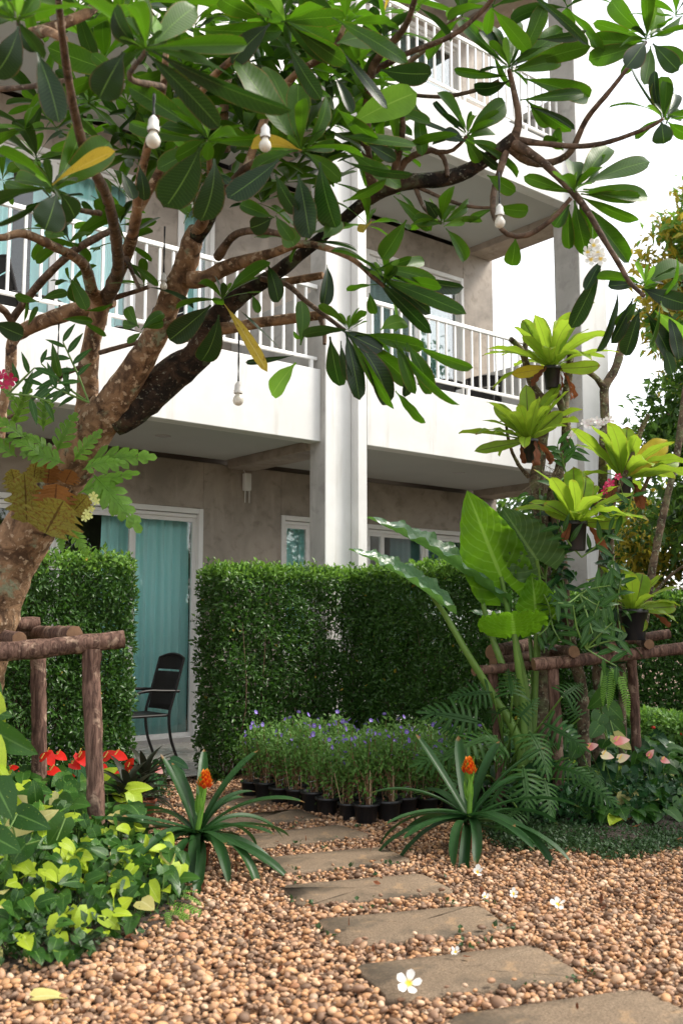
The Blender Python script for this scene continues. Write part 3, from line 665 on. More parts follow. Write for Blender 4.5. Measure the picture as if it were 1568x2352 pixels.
for k, q in enumerate(STONES):
    P = np.array([gr(*p)[:2] for p in q]); c = P.mean(0)
    dx = nrm((P[1] - P[0]) + (P[2] - P[3])); dy = np.array([-dx[1], dx[0]])
    hx, hy = .405, .205
    Q = [c - dx * hx - dy * hy, c + dx * hx - dy * hy, c + dx * hx + dy * hy, c - dx * hx + dy * hy]
    t = thing('stepping_stone', SL_LAB[k], 'stepping stone', (c[0], c[1], -.009), math.atan2(dx[1], dx[0]), 'stepping stones across the gravel')
    stone_polys.append([tuple(x) for x in [c - dx * (hx + .004) - dy * (hy + .004), c + dx * (hx + .004) - dy * (hy + .004), c + dx * (hx + .004) + dy * (hy + .004), c - dx * (hx + .004) + dy * (hy + .004)]])
    g = G(); n = 24; rad = .06; ring = []
    for (sx, sy, a0) in ((1, -1, -90), (1, 1, 0), (-1, 1, 90), (-1, -1, 180)):
        for a in np.linspace(a0, a0 + 90, 6):
            ring.append((sx * (hx - rad) + rad * math.cos(math.radians(a)), sy * (hy - rad) + rad * math.sin(math.radians(a))))
    ring = np.array(ring); ring += rng.normal(0, .006, ring.shape); m = len(ring); V = []
    for sc_, z in ((1.0, -.03), (1.0, .018), (.985, .026), (.6, .029), (.2, .03)):
        V.append(np.column_stack([ring * sc_, np.full(m, z) + rng.normal(0, .0008, m)]))
    Qd = np.array([[a * m + b, a * m + (b + 1) % m, (a + 1) * m + (b + 1) % m, (a + 1) * m + b] for a in range(4) for b in range(m)])
    g.add(np.vstack(V), Qd); ctr = np.vstack([V[-1], [0, 0, .03]]); g.add(ctr, np.array([[b, (b + 1) % m, m] for b in range(m)]))
    part('slab', g, 'stepping_stone', t, True)

# ------------------------------------------------------------------ pebbles
def ico(sub):
    import bmesh
    bm = bmesh.new(); bmesh.ops.create_icosphere(bm, subdivisions=sub, radius=1); bm.verts.ensure_lookup_table()
    V = np.array([v.co[:] for v in bm.verts]); Fc = np.array([[v.index for v in f.verts] for f in bm.faces]); bm.free(); return V, Fc
def pebble_tpl(sub, k):
    V, Fc = ico(sub); r = np.random.default_rng(100 + k); W = V.copy()
    for _ in range(4):
        d = nrm(r.normal(size=3)); W = W * (1 + .13 * np.clip((V @ d), -.4, 1)[:, None] ** 2 * r.choice([-1, 1]))
    W *= np.array([1, r.uniform(.58, .9), r.uniform(.4, .62)]); return W, Fc, np.zeros((len(V), 2))
rng = np.random.default_rng(21)
def shrink(poly, f):
    P = np.array(poly); c = P.mean(0); return [tuple(c + (p - c) * f) for p in P]
xs, ys = np.meshgrid(np.arange(-4.2, 5.2, .0275), np.arange(2.75, 9.6, .0275)); PB = np.column_stack([xs.ravel(), ys.ravel()]) + rng.uniform(-.012, .012, (xs.size, 2))
PB2 = PB[rng.random(len(PB)) < .3] + rng.uniform(-.016, .016, 2); lay = np.concatenate([np.zeros(len(PB)), np.ones(len(PB2))]); PB = np.vstack([PB, PB2])
keep = np.abs(PB[:, 0]) < PB[:, 1] * .343 + .75
keep &= (PB - W0[:2]) @ DN[:2] > 1.5
for sp in stone_polys: keep &= ~inpoly(PB, sp)
spill = np.any([inpoly(PB, sp) & ~inpoly(PB, [tuple(np.mean(sp, 0) + (np.array(p) - np.mean(sp, 0)) * [.93, .93]) for p in sp]) for sp in stone_polys], axis=0) & (rng.random(len(PB)) < .13)
keep |= spill & (np.abs(PB[:, 0]) < PB[:, 1] * .343 + .75); lay = np.where(spill, 2.0, lay)
keep &= ~inpoly(PB, shrink(LEFT_BED, .9)); keep &= ~inpoly(PB, shrink(RIGHT_BED, .93))
PB = PB[keep]; lay = lay[keep]; n = len(PB)
dist = np.hypot(PB[:, 0], PB[:, 1]); size = .0150 * rng.lognormal(0, .28, n)
pathd = np.min([np.hypot(PB[:, 0] - np.mean([p[0] for p in sp]), PB[:, 1] - np.mean([p[1] for p in sp])) for sp in stone_polys], axis=0)
tint = rng.random(n); dk = rng.random(n) < np.clip(.8 - pathd * .75, .2, .6); tint = np.where(dk, rng.choice([.03, .1, .17, .26, .99, .84], n) + rng.uniform(0, .04, n), .22 + tint * .74); tint = np.clip(tint, 0, .999)
tint_zone = np.where(PB[:, 0] > 1.0, 1, 0)
yaw = rng.uniform(0, 6.28, n); tx = rng.normal(0, .35, n); ty = rng.normal(0, .35, n)
def rotm(yaw, a, b):
    cz, sz, ca, sa, cb, sb = np.cos(yaw), np.sin(yaw), np.cos(a), np.sin(a), np.cos(b), np.sin(b); o, e = np.zeros_like(yaw), np.ones_like(yaw)
    Z = np.stack([cz, -sz, o, sz, cz, o, o, o, e], -1).reshape(-1, 3, 3); X = np.stack([e, o, o, o, ca, -sa, o, sa, ca], -1).reshape(-1, 3, 3); Y = np.stack([cb, o, sb, o, e, o, -sb, o, cb], -1).reshape(-1, 3, 3)
    return Z @ X @ Y
R = rotm(yaw, tx, ty) * size[:, None, None]
T3 = np.column_stack([PB, .003 + rng.uniform(0, .006, n) + lay * .016])
var = rng.integers(0, 6, n); order = np.argsort(np.where(np.abs(PB[:, 0]) < PB[:, 1] * .34, dist, 99) + (1 - lay) * .25 + (PB[:, 1] < 3.35) * 5); own = np.zeros(n, bool); own[order[:300]] = True
tp1 = [pebble_tpl(2, k) for k in range(6)]; tp0 = [pebble_tpl(1, k) for k in range(6)]
gp = G()
for k in range(6):
    s1 = (var == k) & ~own & (dist < 5.0); s0 = (var == k) & ~own & (dist >= 5.0)
    gp.inst(tp1[k], R[s1], T3[s1], tint[s1]); gp.inst(tp0[k], R[s0], T3[s0], tint[s0])
part('gravel', gp, 'pebble', ground, True, 'tan and brown river pebbles', 'stuff')
pm = [G().add(tp1[k][0], tp1[k][1], None, .1 + .13 * k).mesh('pebble', 'pebble') for k in range(6)]
for i in np.where(own)[0]: mpart('pebble', pm[var[i]], ground, R[i], T3[i] + [0, 0, .004])

# ------------------------------------------------------------------ the big plumeria tree
rng = np.random.default_rng(31)
TB = np.array([-2.62, 6.5, 0.0])
tree = thing('plumeria_tree', 'old leaning frangipani tree with mottled bark and long leathery leaves', 'tree', tuple(TB))
def limb(name, pts, mat, seg=9, rough=.06, lump=.03, parent=None, base=TB, step=.05, zf=None):
    """pts: (x, y, depth, width in grid pixels)"""
    P = [at(p[0], p[1], p[2]) - base for p in pts]; Rr = [p[3] / 2 * p[2] / F for p in pts]
    if zf is not None: P = [np.array([TB[0], TB[1], -.05]) - base] + P; Rr = [zf] + Rr
    g = G(); tube(g, P, Rr, seg, step, rough, lump=lump); return part(name, g, mat, parent or tree)
limb('trunk', [(-60, 1560, 6.45, 135), (-10, 1380, 6.4, 122), (45, 1255, 6.3, 118), (105, 1160, 6.2, 112), (165, 1065, 6.1, 108), (212, 985, 6.0, 104), (255, 935, 5.95, 90)], 'bark_mottled', 16, .05, .03, zf=.26)
LIMBS = [
 ('bark_mottled', [(232, 965, 5.97, 95), (264, 925, 5.9, 84), (308, 854, 5.8, 66), (351, 781, 5.7, 61), (390, 693, 5.6, 56), (425, 614, 5.5, 58), (440, 560, 5.4, 52), (452, 525, 5.4, 36)]),
 ('bark_mottled', [(185, 1010, 6.05, 70), (200, 927, 6.0, 50), (205, 824, 5.9, 44), (223, 737, 5.8, 43), (236, 690, 5.75, 46)]),
 ('bark_mottled', [(236, 690, 5.75, 40), (214, 672, 5.6, 30), (199, 619, 5.4, 26), (176, 593, 5.2, 24), (132, 570, 5.0, 22), (56, 537, 4.8, 22), (0, 546, 4.6, 16), (-60, 530, 4.5, 14)]),
 ('bark_twig', [(240, 690, 5.75, 38), (262, 655, 5.5, 32), (272, 605, 5.2, 28), (262, 517, 4.7, 27), (243, 445, 4.3, 26), (215, 390, 4.0, 24), (190, 330, 3.8, 23), (168, 240, 3.6, 22), (150, 130, 3.4, 20), (137, 20, 3.2, 18), (130, -60, 3.1, 16)]),
 ('bark_mottled', [(255, 665, 5.6, 34), (293, 576, 5.3, 30), (310, 517, 5.0, 27), (325, 400, 4.7, 22), (350, 300, 4.5, 20), (375, 200, 4.3, 18), (382, 110, 4.2, 14)]),
 ('bark_twig', [(264, 684, 5.7, 13), (300, 673, 5.65, 11), (342, 659, 5.6, 10)]),
 ('bark_dark', [(262, 960, 5.98, 90), (310, 935, 5.95, 84), (400, 858, 5.9, 76), (455, 815, 5.85, 70), (482, 755, 5.8, 58), (540, 688, 5.7, 46), (615, 640, 5.6, 36), (690, 585, 5.5, 29), (770, 520, 5.35, 27), (850, 455, 5.2, 30), (930, 420, 5.1, 38), (1035, 408, 5.05, 38), (1110, 370, 5.0, 34), (1180, 318, 4.95, 32)]),
 ('bark_mottled', [(430, 640, 5.5, 44), (470, 640, 5.5, 40), (525, 612, 5.45, 34), (615, 585, 5.3, 24), (700, 560, 5.2, 18), (800, 590, 5.1, 14), (860, 640, 5.0, 11), (885, 660, 5.0, 9)]),
 ('bark_mottled', [(495, 755, 5.75, 30), (540, 752, 5.7, 28), (600, 740, 5.6, 24), (685, 730, 5.5, 24), (740, 722, 5.45, 22), (760, 706, 5.4, 10)]),
 ('bark_twig', [(735, 728, 5.45, 14), (745, 762, 5.42, 11), (745, 790, 5.4, 9)]),
 ('bark_twig', [(600, 640, 5.55, 14), (657, 653, 5.5, 13), (700, 690, 5.4, 12), (748, 726, 5.3, 11), (790, 758, 5.2, 10)]),
 ('bark_mottled', [(620, 655, 5.6, 22), (657, 647, 5.55, 20), (700, 640, 5.5, 18), (742, 632, 5.45, 16)]),
 ('bark_twig', [(1180, 325, 4.95, 24), (1190, 270, 4.9, 18), (1175, 190, 4.85, 13), (1168, 160, 4.8, 11)]),
 ('bark_twig', [(1185, 322, 4.95, 20), (1250, 330, 4.9, 14), (1330, 336, 4.85, 12), (1400, 325, 4.8, 12), (1490, 292, 4.7, 10), (1522, 272, 4.65, 8)]),
 ('bark_twig', [(1180, 330, 4.95, 26), (1240, 368, 4.9, 20), (1300, 425, 4.9, 18), (1345, 480, 4.9, 16), (1380, 540, 4.9, 14), (1420, 605, 4.9, 13), (1445, 648, 4.9, 12), (1478, 680, 4.85, 11)]),
 ('bark_twig', [(1165, 335, 4.97, 24), (1215, 372, 5.0, 20), (1270, 372, 5.0, 17), (1312, 345, 4.95, 15), (1345, 275, 4.85, 14), (1390, 220, 4.75, 12), (1445, 150, 4.65, 10), (1483, 95, 4.6, 9)]),
 ('bark_twig', [(1160, 350, 4.97, 20), (1145, 400, 4.95, 17), (1132, 450, 4.9, 14), (1135, 500, 4.85, 13), (1165, 538, 4.8, 13), (1210, 540, 4.8, 13), (1265, 505, 4.75, 12), (1310, 455, 4.7, 10)]),
 ('bark_twig', [(960, 430, 5.1, 10), (1033, 462, 5.0, 9), (1090, 476, 4.95, 8), (1130, 476, 4.9, 7)]),
 ('bark_twig', [(955, 435, 5.1, 12), (975, 480, 5.05, 9), (1013, 513, 5.0, 7)]),
 ('bark_twig', [(905, 425, 5.12, 26), (930, 370, 5.05, 18), (990, 345, 5.0, 14), (1020, 365, 5.0, 12), (1027, 405, 5.0, 10)]),
 ('bark_twig', [(1000, 350, 5.0, 12), (1040, 345, 4.95, 10), (1072, 312, 4.9, 8)]),
 ('bark_twig', [(900, 430, 5.12, 24), (915, 350, 5.0, 20), (925, 290, 4.9, 14), (918, 240, 4.8, 12)]),
 ('bark_twig', [(860, 440, 5.2, 30), (840, 330, 5.0, 24), (850, 180, 4.7, 22), (870, 130, 4.6, 20), (930, 60, 4.4, 16), (960, -30, 4.2, 14)]),
 ('bark_twig', [(845, 170, 4.72, 20), (930, 125, 4.6, 14), (1040, 80, 4.5, 13), (1120, 10, 4.4, 12), (1150, -40, 4.3, 11)]),
 ('bark_twig', [(940, 218, 5.2, 9), (1020, 222, 5.1, 10), (1100, 205, 5.0, 10), (1145, 185, 4.95, 9)]),
 ('bark_lichen', [(930, 150, 5.6, 12), (985, 105, 5.5, 13), (1030, 55, 5.4, 14), (1060, 0, 5.3, 15), (1080, -50, 5.3, 15)]),
 ('bark_mottled', [(450, 545, 5.4, 34), (475, 480, 5.1, 24), (482, 400, 4.8, 16), (478, 322, 4.6, 10)]),
 ('bark_dark', [(445, 550, 5.4, 40), (470, 520, 5.3, 36), (490, 490, 5.2, 20)]),
 ('bark_twig', [(500, 590, 5.4, 24), (540, 540, 5.2, 18), (600, 530, 5.0, 16), (680, 545, 4.9, 13), (640, 520, 4.8, 11)]),
 ('bark_twig', [(480, 480, 5.1, 20), (560, 390, 4.8, 17), (640, 350, 4.5, 14), (690, 345, 4.3, 11)]),
 ('bark_mottled', [(320, 480, 4.95, 22), (400, 330, 4.8, 20), (470, 200, 4.6, 18), (540, 130, 4.4, 16), (610, 60, 4.2, 13)]),
 ('bark_mottled', [(560, 400, 4.85, 20), (620, 250, 4.8, 20), (680, 170, 4.6, 18), (760, 120, 4.4, 15), (790, 60, 4.3, 12)]),
 ('bark_mottled', [(520, 350, 5.3, 22), (515, 240, 5.2, 22), (540, 130, 5.2, 18), (600, 30, 5.1, 16)]),
 ('bark_twig', [(375, 200, 4.3, 17), (300, 180, 3.6, 14), (335, 118, 3.0, 13)]),
 ('bark_mottled', [(150, 90, 3.4, 18), (100, 70, 3.5, 26), (60, 85, 3.6, 30), (200, 30, 3.7, 26), (235, -20, 3.8, 24)]),
 ('bark_twig', [(60, 90, 3.3, 14), (45, 60, 3.0, 11), (42, 45, 2.9, 9)]),
 ('bark_twig', [(0, 205, 3.9, 14), (60, 200, 3.8, 13), (150, 185, 3.55, 12)]),
 ('bark_mottled', [(260, 690, 5.75, 32), (210, 704, 5.8, 38), (126, 728, 5.9, 36), (50, 762, 6.0, 32), (28, 790, 6.0, 26), (25, 850, 6.05, 25), (10, 920, 6.1, 24), (0, 1010, 6.15, 22)]),
 ('bark_twig', [(28, 735, 5.9, 18), (60, 690, 5.8, 19), (102, 640, 5.6, 19), (164, 581, 5.4, 19), (222, 546, 5.2, 18), (262, 528, 5.0, 15)]),
 ('bark_twig', [(28, 740, 5.9, 15), (12, 715, 5.8, 18), (-10, 700, 5.7, 16)]),
 ('bark_twig', [(205, 835, 5.9, 13), (130, 870, 5.8, 11), (60, 930, 5.7, 9), (20, 960, 5.6, 8)]),
 ('bark_twig', [(230, 810, 5.85, 12), (290, 793, 5.75, 11), (355, 776, 5.65, 11)]),
 ('bark_twig', [(230, 490, 4.6, 14), (180, 480, 4.3, 12), (122, 436, 4.0, 10)]),
 ('bark_twig', [(290, 590, 5.3, 12), (310, 640, 5.2, 9), (322, 665, 5.1, 8)]),
]
for m_, p_ in LIMBS: limb('branch', p_, m_, 9 if p_[0][3] < 30 else 12, .07, .04)

# leaf meshes shared by all plumeria leaves: unit length 1, width .34
PL_TP = []
for k in range(16):
    PL_TP.append(leaf(1, .33, 'plumeria', rng.uniform(.0, 1.1), rng.uniform(.02, .45), rng.uniform(.0, .05), rng.uniform(1, 3), 14, 4, twist=rng.uniform(-.7, .7), sway=rng.uniform(-.12, .12)))
PL_ME = {}
def plume_me(k, mt):
    if (k, mt) not in PL_ME:
        PL_ME[(k, mt)] = G().add(PL_TP[k][0], PL_TP[k][1], PL_TP[k][2], 0).mesh('leaf', mt)
    return PL_ME[(k, mt)]
LEAVES = []       # (R, T, k, mat, on-screen size)
def add_leaf(b, tip, width, mt, facing=None, roll=0.0):
    d = tip - b; L = np.linalg.norm(d); fc = np.array([0, 0, H]) - b if facing is None else facing
    R_ = frame(d, fc, roll); k = int(rng.integers(0, 16))
    bend = np.array([1, 1.04, 1]); s_ = np.array([width / .33, L * 1.04, L * .9])
    LEAVES.append((R_ * s_[None, :], b, k, mt, L / np.linalg.norm(b - np.array([0, 0, H]))))
def EX(ox, oy, k, depth, lst, tilt=.75):
    for e in lst:
        x0, y0, x1, y1, w = e[:5]; mt = e[5] if len(e) > 5 else 'plumeria'; Y = e[6] if len(e) > 6 else depth
        x0, x1 = ox + x0 * k, ox + x1 * k; y0, y1 = oy + y0 * k, oy + y1 * k
        pl = math.hypot(x1 - x0, y1 - y0); dz = rng.uniform(-.45, .4) * pl * Y / F
        b = at(x0, y0, Y); t_ = at(x1, y1, Y + dz); r = rng.uniform(-tilt, tilt)
        add_leaf(b, t_, w * k * Y / F * 1.05, {'d': 'plumeria_dark', 'l': 'plumeria_light', 'y': 'plumeria_yellow', 'b': 'plumeria_brown'}.get(mt, mt), None, r)
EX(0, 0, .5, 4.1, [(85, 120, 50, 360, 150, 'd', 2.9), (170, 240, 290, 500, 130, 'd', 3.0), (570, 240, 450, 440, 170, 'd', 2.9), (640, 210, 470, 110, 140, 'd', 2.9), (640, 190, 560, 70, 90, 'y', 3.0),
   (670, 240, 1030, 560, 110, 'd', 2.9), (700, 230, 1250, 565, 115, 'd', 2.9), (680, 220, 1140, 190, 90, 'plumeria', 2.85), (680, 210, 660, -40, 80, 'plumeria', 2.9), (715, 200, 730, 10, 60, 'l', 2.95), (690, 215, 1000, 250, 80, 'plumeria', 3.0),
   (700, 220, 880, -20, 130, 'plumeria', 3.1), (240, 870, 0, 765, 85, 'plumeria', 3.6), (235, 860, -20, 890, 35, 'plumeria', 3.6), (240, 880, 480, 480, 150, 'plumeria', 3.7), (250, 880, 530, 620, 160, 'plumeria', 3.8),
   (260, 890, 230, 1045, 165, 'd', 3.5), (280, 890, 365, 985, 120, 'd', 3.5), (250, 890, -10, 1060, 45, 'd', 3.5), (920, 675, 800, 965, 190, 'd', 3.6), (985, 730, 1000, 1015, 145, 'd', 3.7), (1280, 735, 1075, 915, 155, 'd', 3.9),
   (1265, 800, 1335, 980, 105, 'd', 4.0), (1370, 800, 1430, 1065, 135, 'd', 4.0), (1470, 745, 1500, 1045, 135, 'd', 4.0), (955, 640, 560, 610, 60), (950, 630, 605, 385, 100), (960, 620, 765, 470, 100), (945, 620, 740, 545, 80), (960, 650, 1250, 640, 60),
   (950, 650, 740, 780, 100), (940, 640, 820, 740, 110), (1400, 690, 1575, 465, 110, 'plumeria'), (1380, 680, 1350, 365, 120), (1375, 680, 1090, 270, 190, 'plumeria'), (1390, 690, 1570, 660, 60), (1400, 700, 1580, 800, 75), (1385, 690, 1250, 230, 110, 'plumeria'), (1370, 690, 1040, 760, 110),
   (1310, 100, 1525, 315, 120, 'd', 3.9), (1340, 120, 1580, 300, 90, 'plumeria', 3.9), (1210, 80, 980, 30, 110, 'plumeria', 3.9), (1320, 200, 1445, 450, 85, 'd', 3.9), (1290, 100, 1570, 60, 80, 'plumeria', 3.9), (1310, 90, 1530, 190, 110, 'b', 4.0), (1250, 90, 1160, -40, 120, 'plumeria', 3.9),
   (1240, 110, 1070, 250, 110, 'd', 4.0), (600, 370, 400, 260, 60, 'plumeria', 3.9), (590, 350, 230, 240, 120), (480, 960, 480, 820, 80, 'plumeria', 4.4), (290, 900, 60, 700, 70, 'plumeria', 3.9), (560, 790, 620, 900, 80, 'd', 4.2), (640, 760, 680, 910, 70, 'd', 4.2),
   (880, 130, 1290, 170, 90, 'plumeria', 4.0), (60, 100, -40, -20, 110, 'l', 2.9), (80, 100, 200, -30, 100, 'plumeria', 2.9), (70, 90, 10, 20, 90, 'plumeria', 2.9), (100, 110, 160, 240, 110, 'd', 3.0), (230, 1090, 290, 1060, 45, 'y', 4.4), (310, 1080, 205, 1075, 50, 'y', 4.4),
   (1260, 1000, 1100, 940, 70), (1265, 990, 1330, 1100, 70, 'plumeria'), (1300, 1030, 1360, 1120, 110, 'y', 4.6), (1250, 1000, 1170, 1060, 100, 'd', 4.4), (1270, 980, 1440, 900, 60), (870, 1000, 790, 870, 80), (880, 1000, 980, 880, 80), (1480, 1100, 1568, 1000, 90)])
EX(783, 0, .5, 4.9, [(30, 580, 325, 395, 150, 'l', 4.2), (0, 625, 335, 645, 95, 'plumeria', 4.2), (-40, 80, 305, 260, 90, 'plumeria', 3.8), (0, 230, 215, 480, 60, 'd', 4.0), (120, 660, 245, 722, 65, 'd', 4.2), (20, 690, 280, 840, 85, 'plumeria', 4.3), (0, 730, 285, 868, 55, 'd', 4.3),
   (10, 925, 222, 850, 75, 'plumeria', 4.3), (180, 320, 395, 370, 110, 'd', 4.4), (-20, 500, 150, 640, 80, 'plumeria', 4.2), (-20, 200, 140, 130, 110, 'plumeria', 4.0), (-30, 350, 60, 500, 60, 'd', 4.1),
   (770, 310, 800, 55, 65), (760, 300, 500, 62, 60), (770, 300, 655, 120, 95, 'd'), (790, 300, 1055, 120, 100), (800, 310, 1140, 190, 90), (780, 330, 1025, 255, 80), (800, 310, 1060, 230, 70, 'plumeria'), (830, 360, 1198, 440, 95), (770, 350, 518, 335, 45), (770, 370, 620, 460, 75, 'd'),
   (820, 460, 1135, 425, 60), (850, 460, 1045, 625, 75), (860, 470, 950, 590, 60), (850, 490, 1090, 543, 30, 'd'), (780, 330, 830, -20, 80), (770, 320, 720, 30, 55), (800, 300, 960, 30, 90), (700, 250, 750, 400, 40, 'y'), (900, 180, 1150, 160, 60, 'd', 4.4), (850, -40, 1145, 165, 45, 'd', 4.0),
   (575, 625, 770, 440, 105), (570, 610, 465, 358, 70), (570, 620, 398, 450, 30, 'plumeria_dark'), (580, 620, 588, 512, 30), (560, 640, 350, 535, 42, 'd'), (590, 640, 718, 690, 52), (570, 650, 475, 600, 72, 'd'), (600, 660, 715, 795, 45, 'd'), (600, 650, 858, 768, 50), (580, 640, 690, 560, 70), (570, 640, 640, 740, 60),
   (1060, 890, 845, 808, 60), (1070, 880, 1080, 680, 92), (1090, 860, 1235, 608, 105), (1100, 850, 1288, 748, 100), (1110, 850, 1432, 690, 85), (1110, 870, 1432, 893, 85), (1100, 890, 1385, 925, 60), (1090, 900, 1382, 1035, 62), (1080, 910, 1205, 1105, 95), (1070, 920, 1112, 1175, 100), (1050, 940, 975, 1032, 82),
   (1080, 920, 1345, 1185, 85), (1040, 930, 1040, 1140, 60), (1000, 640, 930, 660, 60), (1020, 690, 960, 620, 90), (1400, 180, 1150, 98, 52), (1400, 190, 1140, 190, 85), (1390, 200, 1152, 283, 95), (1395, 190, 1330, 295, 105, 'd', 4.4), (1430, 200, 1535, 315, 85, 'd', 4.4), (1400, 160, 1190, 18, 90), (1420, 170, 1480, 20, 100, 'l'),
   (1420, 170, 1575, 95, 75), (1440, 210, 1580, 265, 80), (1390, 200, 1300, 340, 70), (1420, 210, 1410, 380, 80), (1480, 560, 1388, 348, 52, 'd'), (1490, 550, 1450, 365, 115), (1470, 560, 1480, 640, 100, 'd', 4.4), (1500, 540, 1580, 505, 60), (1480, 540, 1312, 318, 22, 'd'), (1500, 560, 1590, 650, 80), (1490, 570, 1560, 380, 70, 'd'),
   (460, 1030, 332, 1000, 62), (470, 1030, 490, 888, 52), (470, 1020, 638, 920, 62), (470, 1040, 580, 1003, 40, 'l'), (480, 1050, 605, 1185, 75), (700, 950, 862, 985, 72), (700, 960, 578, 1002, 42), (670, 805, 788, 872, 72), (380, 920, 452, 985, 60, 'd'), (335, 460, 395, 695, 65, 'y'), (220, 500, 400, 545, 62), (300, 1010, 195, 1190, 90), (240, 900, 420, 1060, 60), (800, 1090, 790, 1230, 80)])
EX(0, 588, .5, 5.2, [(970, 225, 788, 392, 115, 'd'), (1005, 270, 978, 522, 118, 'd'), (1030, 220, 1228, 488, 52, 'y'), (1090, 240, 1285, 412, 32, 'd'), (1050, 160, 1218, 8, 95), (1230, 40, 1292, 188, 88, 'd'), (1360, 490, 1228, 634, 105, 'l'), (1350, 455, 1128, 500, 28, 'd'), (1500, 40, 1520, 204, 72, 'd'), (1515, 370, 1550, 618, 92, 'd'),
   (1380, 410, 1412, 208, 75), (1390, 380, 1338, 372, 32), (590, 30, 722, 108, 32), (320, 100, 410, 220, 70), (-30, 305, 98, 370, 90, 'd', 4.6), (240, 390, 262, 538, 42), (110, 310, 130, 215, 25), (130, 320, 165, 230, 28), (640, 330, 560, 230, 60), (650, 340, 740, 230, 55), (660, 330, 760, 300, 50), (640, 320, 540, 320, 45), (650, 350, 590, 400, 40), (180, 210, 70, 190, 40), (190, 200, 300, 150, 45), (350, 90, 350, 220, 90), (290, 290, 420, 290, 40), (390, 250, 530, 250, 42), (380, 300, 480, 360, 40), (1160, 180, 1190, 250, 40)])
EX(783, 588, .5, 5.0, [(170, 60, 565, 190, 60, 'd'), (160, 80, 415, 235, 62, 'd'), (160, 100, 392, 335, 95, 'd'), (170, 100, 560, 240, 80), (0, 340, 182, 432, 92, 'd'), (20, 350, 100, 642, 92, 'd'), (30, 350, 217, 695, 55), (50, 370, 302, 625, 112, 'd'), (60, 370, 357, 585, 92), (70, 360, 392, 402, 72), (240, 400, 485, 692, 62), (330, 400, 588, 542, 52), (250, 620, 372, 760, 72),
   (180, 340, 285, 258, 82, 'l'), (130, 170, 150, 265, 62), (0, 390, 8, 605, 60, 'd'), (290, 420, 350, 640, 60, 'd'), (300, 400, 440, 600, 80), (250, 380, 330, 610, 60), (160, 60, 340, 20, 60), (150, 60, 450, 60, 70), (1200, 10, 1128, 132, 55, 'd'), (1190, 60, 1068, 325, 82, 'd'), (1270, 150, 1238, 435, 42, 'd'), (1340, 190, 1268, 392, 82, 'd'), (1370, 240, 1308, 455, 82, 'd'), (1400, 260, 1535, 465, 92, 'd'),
   (1440, 250, 1580, 378, 82, 'l'), (1370, 130, 1580, 20, 115), (1380, 150, 1580, 235, 92, 'd'), (1480, 420, 1530, 525, 62, 'd'), (1450, 160, 1600, 120, 80), (1360, 130, 1240, 130, 70, 'd'), (1400, 200, 1430, 60, 70, 'l'), (1360, 200, 1290, 330, 60), (1500, 250, 1568, 460, 70, 'd')])
